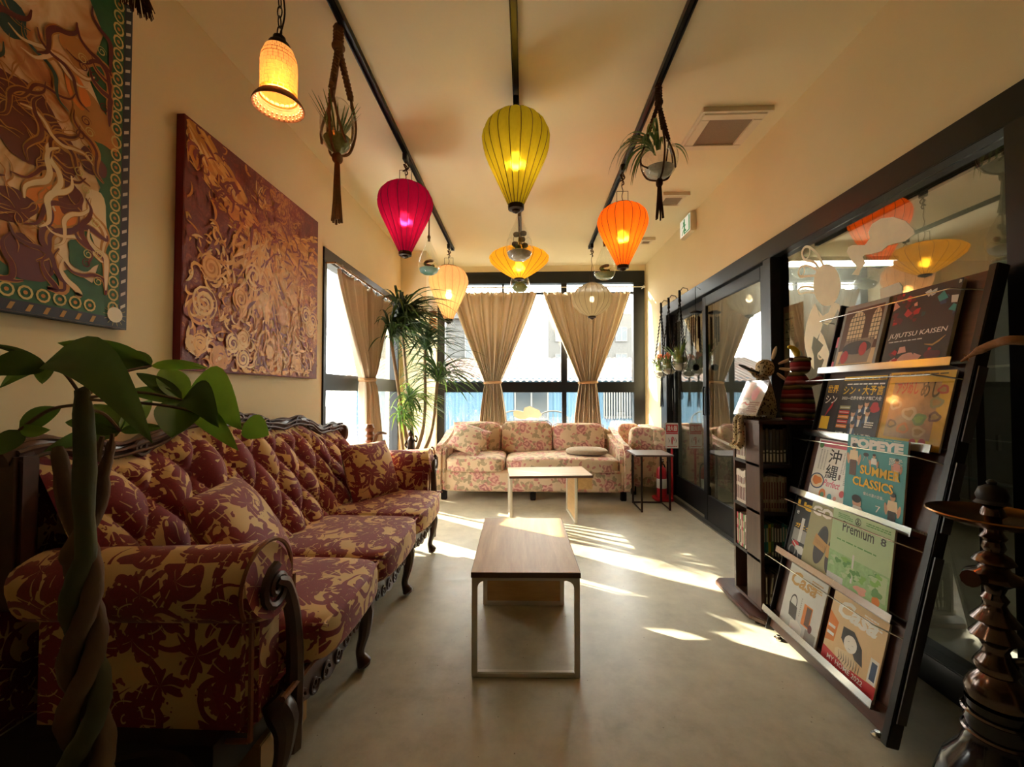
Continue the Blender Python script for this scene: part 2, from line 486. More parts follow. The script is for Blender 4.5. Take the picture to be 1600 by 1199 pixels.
# ------------------------------------------------------------------ materials
def make_materials():
    t = T('wall_paint'); n = t.noise(t.coord(), 3, 4); n2 = t.noise(t.coord(), 160, 3)
    t.col(t.mix(E(t.nt, n.outputs[0]), lin((228, 212, 170)), lin((236, 221, 182)))); t.set(Roughness=.8); t.bump(n2.outputs[0], .12, .002); MATS['wall'] = t.m
    t = T('ceiling_paint'); n = t.noise(t.coord(), 2, 4); n2 = t.noise(t.coord(), 120, 3)
    t.col(t.mix(E(t.nt, n.outputs[0]), lin((230, 216, 178)), lin((238, 225, 188)))); t.set(Roughness=.85); t.bump(n2.outputs[0], .1, .002); MATS['ceil'] = t.m
    # worn sealed concrete
    t = T('concrete_floor'); c = t.coord()
    a = E(t.nt, t.noise(c, 1.3, 6, .62).outputs[0]); b = E(t.nt, t.noise(c, 9, 6, .7).outputs[0])
    v = t.N('TexVoronoi'); t.L(c, v.inputs['Vector']); v.inputs['Scale'].default_value = 21
    speck = E(t.nt, v.outputs['Distance']).lt(.055) * E(t.nt, t.noise(c, 5).outputs[0]).gt(.5)
    st = t.mapping(c, (2, 30, 1), (0, 0, .5)); sc = E(t.nt, t.noise(st, 3, 2).outputs[0]).gt(.76)
    f = a * .6 + b * .4
    base_c = t.ramp(f, (.3, lin((152, 145, 124))), (.5, lin((190, 184, 162))), (.7, lin((214, 208, 186))))
    base_c = t.mix(speck * .7, base_c, lin((92, 80, 64)))
    t.col(t.mix(sc * .25, base_c, lin((205, 195, 170))))
    rr = t.N('MapRange'); t.L(f, rr.inputs[0]); rr.inputs[1].default_value = .3; rr.inputs[2].default_value = .7; rr.inputs[3].default_value = .28; rr.inputs[4].default_value = .48
    t.L(rr.outputs[0], t.b.inputs['Roughness']); t.bump(b, .06, .003); MATS['floor'] = t.m
    damask(); rosefabric()
    mat('black_frame', (26, 28, 32), .35, .3, .1, bump=.04)
    mat('black_metal', (20, 19, 19), .4, .6)
    mat('black_plastic', (18, 18, 19), .35)
    mat('bronze', (54, 40, 32), .35, .8)
    mat('white_metal', (214, 206, 192), .4, .1, .05)
    mat('chrome', (200, 200, 200), .18, 1, .05)
    mat('brass', (150, 104, 60), .25, 1, .1)
    mat('pewter', (96, 84, 80), .18, 1, .15)
    mat('jute', (122, 86, 52), .9, var=.3, scale=120, bump=.5, bscale=300)
    mat('dark_jute', (74, 46, 32), .9, var=.3, scale=120, bump=.5, bscale=300)
    mat('black_cord', (26, 24, 22), .9, var=.3, scale=120, bump=.4, bscale=300)
    mat('leaf', (84, 122, 48), .45, var=.35, scale=18, bump=.1)
    mat('leaf_pale', (112, 136, 58), .45, var=.3, scale=18, bump=.1)
    mat('moss', (132, 144, 90), .95, var=.4, scale=60, bump=.6, bscale=90)
    mat('pebble', (196, 188, 172), .8, var=.3, scale=90, bump=.6, bscale=120)
    mat('teal_sand', (150, 204, 204), .8, var=.2, scale=80, bump=.4)
    mat('cork', (108, 72, 46), .9, var=.35, scale=40, bump=.6)
    mat('succulent', (86, 78, 66), .6, var=.3, scale=40)
    mat('orange_flower', (204, 112, 62), .6, var=.2)
    mat('bark', (138, 112, 84), .9, var=.35, scale=30, bump=.7, bscale=40, stretch=(1, 1, .4))
    mat('green_bark', (78, 80, 52), .8, var=.35, scale=14, bump=.5, bscale=30, stretch=(2, 2, .4))
    mat('brown_bark', (104, 80, 58), .85, var=.35, scale=14, bump=.6, bscale=30, stretch=(2, 2, .4))
    mat('carved_wood', (70, 42, 32), .34, 0, .35, 25, bump=.25, bscale=40)
    mat('braid', (136, 84, 52), .7, 0, .3, 90, bump=.5, bscale=160)
    mat('cardboard', (186, 148, 98), .85, 0, .08, 20)
    mat('white_paint', (236, 232, 224), .5, 0, .03)
    mat('cream_plastic', (226, 212, 184), .5, 0, .04)
    mat('grey_mesh', (146, 128, 106), .9, 0, .2, 200, bump=.8, bscale=240)
    mat('red_paint', (184, 22, 36), .35, 0, .06)
    mat('grey_cushion', (170, 152, 128), .9, 0, .2, 50, bump=.4, bscale=200)
    for k, c in dict(white=(236, 232, 222), black=(24, 22, 22), red=(196, 40, 42), pink=(226, 120, 140), orange=(222, 128, 50), yellow=(238, 190, 40),
                     green=(96, 150, 84), lgreen=(176, 200, 152), teal=(58, 150, 152), blue=(52, 74, 108), gold=(184, 142, 76), brown=(92, 58, 42), skin=(206, 160, 126),
                     olive=(158, 152, 106), grey=(150, 148, 142), lgrey=(206, 206, 200), dark=(46, 42, 42), salmon=(222, 158, 138), maroon=(96, 24, 34), ochre=(184, 128, 62),
                     cream=(232, 208, 168), peach=(224, 190, 140), tealdark=(28, 74, 72), navy=(34, 48, 66)).items():
        mat('ink_' + k, c, .42, 0, .06, 30)
    wood('oak_top', (178, 138, 84), (212, 172, 112), 1.0, .5, 1)
    wood('oak_top_x', (186, 146, 94), (216, 178, 122), 1.0, .32, 0)
    wood('walnut', (66, 44, 36), (92, 62, 50), 1.2, .38, 2)
    wood('walnut_y', (70, 44, 36), (98, 64, 50), 1.2, .34, 1)
    wood('turned_wood', (110, 70, 44), (152, 104, 66), 2.0, .4, 2)
    mat('table_edge', (92, 66, 50), .5)
    mat('dark_shelf', (36, 28, 26), .5)
    pane('window_glass', (.96, .98, .97), 1.45)
    pane('partition_glass', (.62, .64, .60), 1.85)
    pane('clear_glass', (.95, .97, .96), 1.55)
    pane('acrylic', (.95, .95, .95), 1.5, .05)
make_materials()
def ink(k): return MATS['ink_' + k]

# ------------------------------------------------------------------ the room
XL, XR, YB, ZC = -1.545, 1.60, 5.65, 2.885
M = MATS
struct('floor', MB().bb((-1.7, -2.5, -.12), (6.2, 5.8, 0)), M['floor'])
struct('ceiling', MB().bb((-1.7, -2.5, ZC), (6.2, 5.8, ZC + .12)), M['ceil'])
w = MB()
w.bb((XL - .15, -2.5, 0), (XL, 3.07, ZC)).bb((XL - .15, 3.07, 0), (XL, 4.92, .12)).bb((XL - .15, 3.07, 2.26), (XL, 4.92, ZC)).bb((XL - .15, 4.92, 0), (XL, 5.8, ZC))
struct('wall_left', w, M['wall'])
struct('trim_1', MB().bb((XL - .001, 5.0, 0), (-1.23, 5.8, ZC)), M['wall'])
w = MB()
w.bb((-1.23, YB, 0), (XR + .1, YB + .15, .4)).bb((-1.23, YB, 2.8), (XR + .1, YB + .15, ZC)).bb((1.58, YB, .4), (XR + .1, YB + .15, 2.8))
struct('wall_back', w, M['wall'])
w = MB()
w.bb((XR, -2.5, 2.15), (XR + .1, YB, ZC)).bb((XR, 4.97, 0), (XR + .1, YB, 2.15)).bb((XR, -2.5, 0), (XR + .1, -.3, 2.15))
struct('wall_right', w, M['wall'])
struct('wall_front', MB().bb((-1.7, -2.62, 0), (6.2, -2.5, ZC)), mat('front_wall', (120, 100, 80), .8))
gw = mat('annex_wall', (214, 212, 204), .8)
struct('wall_annex_back', MB().bb((XR + .1, 5.65, 0), (6.2, 5.8, ZC)), gw)
struct('wall_annex_side', MB().bb((6.1, -2.5, 0), (6.2, 5.65, ZC)), gw)
struct('baseboard_left', MB().bb((XL, -2.5, 0), (XL + .012, 3.07, .07)), mat('skirting', (96, 80, 62), .6))

def window(name, frame, panes, glass):
    r = bpy.data.objects.new(name, None); COL.objects.link(r); r['kind'] = 'structure'
    for a, b in frame: MB().bb(a, b).build('frame_bar', M['black_frame'], r, bevel=.004)
    for a, b in panes: MB().bb(a, b).build('pane', glass, r, smooth=0)
    return r
g = M['window_glass']
fx0, fx1 = XL - .09, XL + .012
window('window_1', [((fx0, 3.07, 2.16), (fx1, 4.92, 2.26)), ((fx0, 3.07, .12), (fx1, 4.92, .18)), ((fx0, 3.07, .18), (fx1, 3.12, 2.16)), ((fx0, 4.87, .18), (fx1, 4.92, 2.16)),
                    ((fx0, 3.12, 1.165), (fx1 - .02, 4.87, 1.30)), ((fx0 + .01, 4.02, 1.30), (fx1 - .03, 4.06, 2.16)), ((fx0 + .01, 4.02, .18), (fx1 - .03, 4.06, 1.165))],
       [((XL - .05, 3.12, 1.30), (XL - .045, 4.87, 2.16)), ((XL - .05, 3.12, .18), (XL - .045, 4.87, 1.165))], g)
fy0, fy1 = YB - .012, YB + .1
window('window_2', [((-1.23, fy0, 2.64), (1.58, fy1, 2.80)), ((-1.23, fy0, .4), (1.58, fy1, .5)), ((-1.23, fy0, .5), (-1.13, fy1, 2.64)), ((1.43, fy0, .5), (1.58, fy1, 2.64)),
                    ((-1.13, fy0 - .01, 1.155), (1.43, fy1, 1.295)), ((.46, fy0 + .02, 1.295), (.54, fy1, 2.64)), ((.47, fy0 + .02, .5), (.53, fy1, 1.155)), ((-.35, fy0 + .04, 2.48), (-.32, fy1, 2.64)),
                    ((-1.13, fy0 + .03, 2.50), (1.43, fy1 - .02, 2.525))],
       [((-1.13, YB + .05, 1.295), (1.43, YB + .055, 2.64)), ((-1.13, YB + .05, .5), (1.43, YB + .055, 1.155))], g)
pg = M['partition_glass']
px0, px1 = XR - .025, XR + .095
window('window_3', [((px0, -.3, 2.03), (px1, 4.97, 2.15)), ((px0, 2.74, .0), (px1, 2.83, 2.03)), ((px0, 1.33, 0), (px1, 1.42, 2.03)), ((px0, 4.77, 0), (px1, 4.97, 2.03)), ((px0, -.3, 0), (px1, -.22, 2.03)),
                    ((px0, 1.42, 0), (px1, 2.74, .12)), ((px0, -.22, 0), (px1, 1.33, .12)), ((1.642, 1.42, 1.98), (px1 - .03, 2.74, 2.03))],
       [((1.634, 1.42, .12), (1.640, 2.74, 2.03)), ((1.634, -.22, .12), (1.640, 1.33, 2.03))], pg)
def slide(name, y0, y1, x):
    r = bpy.data.objects.new(name, None); COL.objects.link(r); r['kind'] = 'structure'
    b = M['black_frame']
    for a, c in (((x, y0, 0.012), (x + .03, y0 + .07, 2.02)), ((x, y1 - .07, .012), (x + .03, y1, 2.02)), ((x, y0 + .07, 1.93), (x + .03, y1 - .07, 2.02)), ((x, y0 + .07, .012), (x + .03, y1 - .07, .24))):
        MB().bb(a, c).build('rail', b, r, bevel=.003)
    MB().bb((x + .012, y0 + .07, .24), (x + .018, y1 - .07, 1.93)).build('pane', pg, r, smooth=0)
    hx = x - .012
    MB().tube([(x, y1 - .035, .95), (hx, y1 - .035, .95), (hx, y1 - .035, 1.2), (x, y1 - .035, 1.2)], .007).build('handle', M['black_plastic'], r)
    return r
slide('door_1', 2.84, 3.86, 1.602)
slide('door_2', 3.80, 4.77, 1.645)
struct('trim_2', MB().bb((XR - .05, 2.84, 0), (XR + .01, 4.77, .012)), mat('track_metal', (120, 116, 108), .35, .9))

# ------------------------------------------------------------------ outside
def corr(o, u, v, n, w, h, pitch, amp):
    """corrugated sheet"""
    o, u, v, n = V(o), V(u).normalized(), V(v).normalized(), V(n).normalized(); k = int(w / pitch) * 4; vs = []
    for i in range(k + 1):
        a = amp * (1 if (i // 2) % 2 else 0)
        for q in (0, h): vs.append(o + u * (w * i / k) + v * q + n * a)
    return MB().add(vs, [(2 * i, 2 * i + 2, 2 * i + 3, 2 * i + 1) for i in range(k)])
struct('ground', MB().bb((-60, 7.6, -1.62), (60, 80, -1.5)).bb((-60, -30, -1.62), (-4, 7.6, -1.5)), mat('asphalt', (88, 86, 82), .9, 0, .2, 2))
struct('trim_3', MB().bb((-1.7, 5.8, -.3), (6.2, 7.5, -.05)), mat('balcony_concrete', (120, 116, 108), .9, 0, .1, 4))
bl = thing('blue_shed', 'blue corrugated metal building with a rusty pale roof outside back window', 'building', (2, 18, -1.5))
corr((-7.5, 18, -1.5), (1, 0, 0), (0, 0, 1), (0, -1, 0), 17, 3.3, .3, .05).build('wall', mat('blue_metal', (44, 74, 92), .6, 0, .15, 1.5, stretch=(1, 1, .2)), bl, world=True, smooth=0)
t = T('rust_roof'); c = t.coord(); a = E(t.nt, t.noise(c, .9, 6, .65).outputs[0]); b = E(t.nt, t.noise(c, 6, 4, .7).outputs[0])
t.col(t.ramp(a * .6 + b * .4, (.36, lin((70, 64, 60))), (.52, lin((72, 54, 46))), (.62, lin((66, 36, 30))), (.75, lin((46, 28, 24))))); t.set(Roughness=.8)
corr((-8.2, 17.5, 1.62), (1, 0, 0), (0, 4.6, 1.35), (0, -.28, .96), 18.4, 4.8, .26, .05).build('roof', t.m, bl, world=True, smooth=0)
def ext_window(par, x0, x1, y, z0, z1, mull=1, bars=0):
    f = MB().bb((x0 - .06, y - .1, z0 - .06), (x1 + .06, y - .04, z0)).bb((x0 - .06, y - .1, z1), (x1 + .06, y - .04, z1 + .06)).bb((x0 - .06, y - .1, z0), (x0, y - .04, z1)).bb((x1, y - .1, z0), (x1 + .06, y - .04, z1))
    for k in range(1, mull + 1):
        x = x0 + (x1 - x0) * k / (mull + 1); f.bb((x - .03, y - .1, z0), (x + .03, y - .04, z1))
    wn = f.build('window', mat('ext_white', (84, 83, 80), .6), par, world=True, smooth=0)
    MB().bb((x0, y - .07, z0), (x1, y - .06, z1)).build('pane', mat('ext_glass', (34, 42, 48), .15), wn, world=True, smooth=0)
    for k in range(bars):
        x = x0 + (x1 - x0) * (k + .5) / bars
        MB().bb((x - .02, y - .2, z0 - .1), (x + .02, y - .16, z1 + .1)).build('grille_bar', M['ext_white'], wn, world=True, smooth=0)
ext_window(bl, -.5, .85, 17.95, .05, 1.2)
ext_window(bl, 3.3, 4.6, 17.95, .15, 1.3, 1, 12)
hs = thing('grey_house', 'pale grey siding house with white framed window beyond the blue shed', 'house', (-5, 25, -1.5))
hb = MB().bb((-9, 25, -1.5), (-1.8, 31, 5.6)).build('wall', mat('siding', (58, 58, 57), .8, 0, .08, 3, stretch=(.2, .2, 8)), hs, world=True, smooth=0)
MB().prism([(-9.5, 5.6), (-1.3, 5.6), (-5.4, 7.6)], (0, 24.6, 0), (1, 0, 0), (0, 0, 1), (0, 1, 0), 6.8).build('roof', mat('roof_tile', (50, 48, 48), .7), hs, world=True, smooth=0)
for k in range(18):
    MB().bb((-9, 24.97, -1.2 + .38 * k), (-1.8, 25, -1.18 + .38 * k)).build('siding_board', mat('siding_line', (44, 44, 44), .8), hs, world=True, smooth=0)
ext_window(hs, -3.7, -2.9, 24.95, 3.1, 4.6)
pb = thing('pale_apartment', 'tall pale apartment block far behind the rusty roof', 'building', (6, 44, -1.5))
MB().bb((2.2, 44, -1.5), (11, 52, 9.5)).build('wall', mat('pale_facade', (66, 65, 63), .8, 0, .05, 1), pb, world=True, smooth=0)
for i in range(4):
    for j in range(3): ext_window(pb, 3 + i * 2.1, 4.1 + i * 2.1, 43.95, 1 + j * 2.8, 2.4 + j * 2.8)
def pole(x, y, h, lab):
    p = thing('utility_pole', lab, 'pole', (x, y, -1.5))
    MB().tube([(0, 0, 0), (0, 0, h)], [.16, .11], 8).build('mast', mat('pole_concrete', (170, 168, 164), .8), p)
    for z in (h - .6, h - 1.3): MB().box((0, 0, z), (1.8, .1, .1)).build('crossarm', M['white_metal'], p)
pole(1.1, 30, 10, 'concrete utility pole with two crossarms between the house and the apartment block')
lf = thing('low_house', 'pale distant house seen through the side window', 'house', (-30, 30, -1.5))
MB().bb((-40, 26, -1.5), (-28, 42, 5)).build('wall', mat('pale_wall', (66, 65, 63), .8, 0, .06, 1), lf, world=True, smooth=0)
MB().prism([(25.5, 5), (42.5, 5), (34, 8)], (-40.5, 0, 0), (0, 1, 0), (0, 0, 1), (1, 0, 0), 13).build('roof', mat('roof_tile', (50, 48, 48), .7), lf, world=True, smooth=0)
for k in range(3):
    y = 28 + 4.4 * k
    MB().bb((-28.02, y, 1.2), (-27.95, y + 2, 3)).build('window', mat('ext_glass', (34, 42, 48), .15), lf, world=True, smooth=0)
def out_chair(x, y, lab):
    c = thing('garden_chair', lab, 'chair', (x, y, -.05), 'white garden chairs on the balcony')
    wm = mat('ext_white', (84, 83, 80), .6)
    for sx in (-.24, .24):
        MB().tube(bez([(sx, -.25, 0), (sx, -.24, .42), (sx, -.2, .62), (sx, 0, .66), (sx, .22, .62), (sx, .28, 0)], 5), .013).build('leg', wm, c)
    MB().rbox((0, 0, .42), (.5, .48, .03), 8, 4).build('seat', wm, c)
    MB().tube(bez([(-.24, .2, .42), (-.23, .3, .8), (0, .33, .9), (.23, .3, .8), (.24, .2, .42)], 6), .013).build('back_frame', wm, c)
    for k in range(5):
        x_ = -.15 + .075 * k; MB().tube([(x_, .21, .43), (x_, .31, .86)], .006).build('spindle', wm, c)
out_chair(.42, 6.55, 'white metal garden chair on the balcony next to window mullion')
out_chair(-.2, 6.6, 'white metal garden chair on the balcony behind cloud sticker')

cp = thing('sunblocker', 'added white translucent canopy roof outside the side window', 'sunblocker', (-4.7, 5, -1.5))  # added roof that keeps direct sun off the window's upper pane
t = T('polycarbonate'); n = t.noise(t.coord(), 4); tr = t.N('BsdfTranslucent'); d = t.N('BsdfDiffuse')
cc = t.mix(E(t.nt, n.outputs[0]), (.62, .62, .6), (.7, .7, .68)); t.L(cc, tr.inputs[0]); t.L(cc, d.inputs[0])
m_ = t.N('MixShader'); m_.inputs[0].default_value = .6; t.L(d.outputs[0], m_.inputs[1]); t.L(tr.outputs[0], m_.inputs[2]); t.L(m_.outputs[0], t.out.inputs[0])
corr((-4.15, 2.2, 2.38), (0, 1, 0), (1, 0, .03), (0, 0, 1), 5.6, 2.35, .1, .02).build('roof_sheet', t.m, cp, world=True, smooth=0)
for y in (2.4, 7.6): MB().bb((-4.12, y, -1.5), (-4.04, y + .08, 2.37)).build('post', mat('ext_white', (84, 83, 80), .6), cp, world=True)
MB().bb((-4.15, 2.2, 2.3), (-4.09, 7.8, 2.38)).build('beam', M['ext_white'], cp, world=True)

# ------------------------------------------------------------------ next room behind the glass
tl = thing('tube_light', 'lit fluorescent tube lamp in the room behind the glass partition', 'lamp', (3.7, 5.1, ZC))
MB().box((0, 0, -.14), (1.36, .12, .05)).box((-.4, 0, -.06), (.02, .02, .12)).box((.4, 0, -.06), (.02, .02, .12)).build('housing', M['white_paint'], tl)
MB().tube([(-.64, 0, -.2), (.64, 0, -.2)], .016, 10).build('tube', mat('tube_glow', (255, 252, 244), .4, emit=40), tl)
for x in (-.66, .66): MB().box((x, 0, -.19), (.03, .05, .06)).build('end_cap', M['white_paint'], tl)
pc = thing('padded_chair', 'dark high-backed chair standing behind the glass partition', 'chair', (2.45, 1.7, 0))
bk = M['black_plastic']
MB().rbox((0, 0, .44), (.5, .5, .1), 6, 6).build('seat', bk, pc)
MB().rbox((.0, .24, .78), (.46, .08, .6), 5, 6).build('backrest', bk, pc)
for sx in (-.2, .2):
    for sy in (-.2, .2): MB().tube([(sx, sy, 0), (sx * .9, sy * .9, .42)], .016).build('leg', M['black_metal'], pc)
cb = thing('storage_cabinet', 'grey steel cabinet standing behind the glass partition', 'cabinet', (4.0, 4.2, 0))
MB().bb((-.5, -.25, 0), (.5, .25, 1.25)).build('body', mat('steel_grey', (128, 132, 134), .5, .3), cb, bevel=.01)
for x0 in (-.48, .01):
    d = MB().bb((x0, -.27, .06), (x0 + .47, -.25, 1.2)).build('door', mat('steel_light', (150, 154, 156), .5, .3), cb, bevel=.006)
    MB().box((x0 + .235, -.28, .7), (.03, .02, .14)).build('handle', M['chrome'], d)

# ------------------------------------------------------------------ ceiling fittings
RAIL = {'l': (-.852 + .0122 * 1.77, -.0122), 'c': (-.05, -.006), 'r': (.7165, .0043)}
def railx(k, y): return RAIL[k][0] + RAIL[k][1] * y
for k, lab in (('l', 'black lighting track on the ceiling carrying the magenta and cream lanterns'), ('c', 'black lighting track on the ceiling carrying the olive and yellow lanterns'), ('r', 'black lighting track on the ceiling carrying the orange and grey lanterns')):
    y0, y1 = -2.3, 4.9
    a, b = V((railx(k, y0), y0, ZC)), V((railx(k, y1), y1, ZC)); mid = (a + b) / 2
    tr = thing('ceiling_track', lab, 'lighting track', mid)
    rz = Matrix.Rotation(-math.atan((b.x - a.x) / (y1 - y0)), 3, 'Z')
    L = (b - a).length
    for sx in (-.0145, .0145): MB().box((0, 0, 0), (.006, L, .034)).xf(rz.to_4x4()).build('side_rail', M['black_metal'], tr, (sx, 0, -.017))
    MB().box((0, 0, 0), (.035, L, .008)).xf(rz.to_4x4()).build('channel', M['black_plastic'], tr, (0, 0, -.006))
    MB().box((0, 0, 0), (.037, .03, .036)).build('end_cap', M['black_plastic'], tr, rz @ V((0, L / 2, -.018)))
def vent(x, y, w, lab, inner):
    v = thing('ceiling_vent', lab, 'air vent', (x, y, ZC))
    h = w / 2; f = MB()
    MB().bb((-h, -h, -.012), (h, h, 0)).build('flange', M['cream_plastic'], v, bevel=.004)
    for a, b in (((-h + .02, -h + .02, -.028), (h - .02, -inner, -.012)), ((-h + .02, inner, -.028), (h - .02, h - .02, -.012)), ((-h + .02, -inner, -.028), (-inner, inner, -.012)), ((inner, -inner, -.028), (h - .02, inner, -.012))):
        MB().bb(a, b).build('frame_bar', M['cream_plastic'], v, bevel=.003)
    MB().bb((-inner, -inner, -.018), (inner, inner, -.012)).build('filter', M['grey_mesh'], v)
    MB().bb((-h, -h - .012, -.03), (h, -h + .004, 0)).build('lip', M['cream_plastic'], v)
vent(1.28, 2.75, .42, 'large square ceiling vent with grey filter near the macrame bowl with trailing leaves', .135)
vent(1.29, 3.73, .23, 'small square ceiling vent with grey filter near the exit sign', .075)
vent(1.35, 4.75, .16, 'smallest ceiling vent near the back window', .04)
ex = thing('exit_sign', 'green and white emergency exit sign box high on the right wall', 'sign', (XR, 4.1, 2.69))
MB().bb((-.055, -.14, 0), (0, .14, .185)).build('housing', M['cream_plastic'], ex, bevel=.008)
fl = Flat(ex, (XR - .0555, 4.1 + .13, 2.70), (0, -1, 0), (0, 0, 1), .26, .165)
gm = mat('exit_green', (34, 128, 84), .4, emit=.25)
fl.rect(0, 0, 1, 1, mat('exit_white', (226, 236, 226), .4, emit=.3), 1, 'face')
fl.rect(.38, .05, .95, .95, gm, 2, 'doorway').rect(.5, .12, .85, .95, M['exit_white'], 3, 'doorway')
fl.ell(.36, .76, .05, .08, gm, 4, 'running_figure').stroke([(.36, .68), (.44, .4), (.3, .25), (.22, .08)], .018, gm, 4, 'running_figure', False).stroke([(.44, .4), (.55, .22), (.62, .22)], .018, gm, 4, 'running_figure', False).stroke([(.22, .5), (.36, .64), (.5, .52), (.58, .58)], .015, gm, 4, 'running_figure', False)
fl.done()
ic = thing('wall_intercom', 'white wall switch panel beside the glass doors', 'switch', (XR, 5.12, 1.4))
MB().bb((-.012, -.06, .2), (0, .06, .36)).build('plate', M['white_paint'], ic, bevel=.004)
MB().bb((-.014, -.03, 0), (0, .03, .16)).build('lower_plate', M['white_paint'], ic, bevel=.004)
for k in range(3): MB().box((-.014, -.03 + .03 * k, .29), (.006, .02, .05)).build('button', M['cream_plastic'], ic, bevel=.002)

# stickers on the glass, poster
Zs = lambda x, y: pix(1190 + x / 4.284, 320 + y / 4.284, X=1.632)
dc = thing('glass_decal', 'cream sticker of a feathered smoking figure with a smoke cloud on glass', 'decal', (1.632, 2.3, 1.2))
fl = Flat(dc, (1.632, 0, 0), (0, -1, 0), (0, 0, 1), 1, 1, .0006)
def zz(pts): return [(-p.y, p.z) for p in (Zs(*q) for q in pts)]
dm = mat('decal_vinyl', (246, 232, 204), .6)
fl.poly(zz([(437 + 90 * cos(a * pi / 14), 538 - 142 * sin(a * pi / 14) + 0) for a in range(28)]), dm, 1, 'head')
def zstroke(pts, w, part): fl.stroke([(p.x, p.y) for p in bez([(*q, 0) for q in zz(pts)], 6)], w, dm, 1, part, False)
zstroke([(420, 420), (380, 340), (330, 290), (295, 282), (272, 310), (276, 350), (300, 372), (350, 385), (395, 440)], .014, 'feather')
fl.ring(*zz([(298, 322)])[0], .034, .010, dm, 1, 'feather', ar=1.1)
zstroke([(400, 460), (350, 425), (300, 408), (262, 418), (245, 455), (262, 482), (300, 478), (370, 475)], .013, 'feather')
fl.ring(*zz([(268, 445)])[0], .026, .009, dm, 1, 'feather', ar=1.1)
zstroke([(370, 560), (320, 550), (268, 552), (245, 575), (260, 597), (300, 588), (360, 590)], .012, 'feather')
fl.poly(zz([(358, 660), (372, 690), (385, 740), (410, 800), (395, 850), (372, 900), (348, 880), (335, 960), (350, 1010), (352, 1105), (318, 1060), (292, 960), (286, 900), (300, 800), (330, 710)]), dm, 1, 'body')
fl.poly(zz([(395, 850), (415, 880), (450, 980), (478, 1105), (395, 1105), (420, 1040), (380, 1000), (415, 940), (378, 905)]), dm, 1, 'body')
fl.poly(zz([(376, 700), (410, 745), (450, 720), (470, 660), (495, 655), (520, 665), (545, 735), (530, 745), (512, 700), (470, 780), (440, 808), (400, 785)]), dm, 1, 'arm')
fl.ring(*zz([(395, 1010)])[0], .02, .009, dm, 2, 'body')
fl.poly(zz([(605, 468), (640, 420), (590, 355), (570, 318), (580, 285), (610, 270), (690, 270), (725, 228), (715, 185), (738, 130), (800, 92), (880, 82), (960, 108), (1018, 165), (1026, 195), (960, 245), (880, 262), (842, 275), (800, 312), (740, 328), (690, 336), (677, 350), (696, 392), (664, 436), (650, 472)]), dm, 1, 'smoke_cloud')
fl.poly(zz([(795, 565), (920, 518), (940, 545), (938, 600), (795, 640)]), dm, 1, 'mouthpiece')
fl.done()
st = thing('window_sticker', 'cream cloud-shaped sticker low on the back window pane', 'decal', (.05, YB + .04, .75))
fl = Flat(st, (0, YB + .045, 0), (1, 0, 0), (0, 0, 1), 1, 1, .0006)
q = lambda pts: [(p.x, p.z) for p in (pix(780 + x / 4, 400 + y / 4, Y=YB + .045) for x, y in pts)]
fl.poly(q([(90, 1000), (88, 975), (110, 965), (150, 975), (158, 950), (190, 940), (250, 965), (268, 995), (240, 1015), (190, 1008), (160, 1022), (120, 1018)]), dm, 1, 'cloud').done()
po = thing('wall_poster', 'pink and cream poster hung on the glass beside the door post', 'poster', (1.655, 2.66, 1.2))
MB().bb((1.652, 2.545, 1.2), (1.655, 2.735, 1.70)).build('sheet', ink('salmon'), po, world=True, smooth=0)
fl = Flat(po, (1.652, 2.735, 1.2), (0, -1, 0), (0, 0, 1), .19, .5)
fl.rect(.06, .28, .55, .92, ink('cream'), 1, 'panel').text('24', .12, .66, .36, .78, ink('dark'), 2).lines(.4, .66, .52, .76, 3, ink('dark'), 2).lines(.1, .56, .5, .6, 2, ink('dark'), 2).lines(.1, .82, .5, .86, 1, ink('dark'), 2).text('~71', .25, .36, .48, .42, ink('dark'), 2)
fl.ell(.78, .3, .2, .12, ink('teal'), 2, 'picture').ell(.72, .44, .1, .05, ink('skin'), 3, 'picture').ell(.7, .49, .1, .035, ink('dark'), 4, 'picture').ell(.85, .2, .14, .1, ink('yellow'), 3, 'picture').done()

# ------------------------------------------------------------------ burgundy damask sofa along the left wall
DM, CW, BR = M['damask'], M['carved_wood'], M['braid']
sf = thing('carved_sofa', 'antique burgundy and cream damask sofa with carved dark wood frame by left wall', 'sofa', (-1.1, 2.1, 0))
def SB(mb, name, m, par=None, **kw): return mb.build(name, m, par or sf, world=True, **kw)
def crest(y):
    return .945 + .09 * math.exp(-((y - 1.85) / .27) ** 2) + .035 * math.exp(-((y - 1.16) / .1) ** 2) + .01 * sin((y - 1.1) * 14) + .02 * math.exp(-((y - 2.4) / .3) ** 2) - .062 / (1 + math.exp(-(y - 2.72) / .06))
BY0, BY1 = 1.15, 3.10
# tufted back
def back_pt(u, v):
    y = BY0 + (BY1 - BY0) * u
    zt = crest(y) - .015; z = .36 + (zt - .36) * v
    x = -1.13 - .26 * v - .03 * v * v
    a = 10.5; A = abs(sin(pi * (u * a + v * 2.0))); B = abs(sin(pi * (u * a - v * 2.0)))
    puff = (A * B) ** .42
    edge = min(1, v * 7) * min(1, (1 - v) * 9) * min(1, u * 30) * min(1, (1 - u) * 30)
    return V((x + .062 * puff * edge - .01, y, z))
bk = SB(MB().grid(back_pt, 190, 60), 'tufted_back', DM, smooth=80)
for j in range(0, 5):
    v = (j + .0) / 4
    if j in (0, 4): continue
    for i in range(0, 22):
        u = (i / 2) / 10.5
        if (i + j) % 2 == 0 and .02 < u < .98:
            # where both families of pleats cross
            p = back_pt(u, v)
            SB(MB().rbox((p.x + .006, p.y, p.z), (.014, .022, .022), 2.2, 4), 'button', DM, bk)
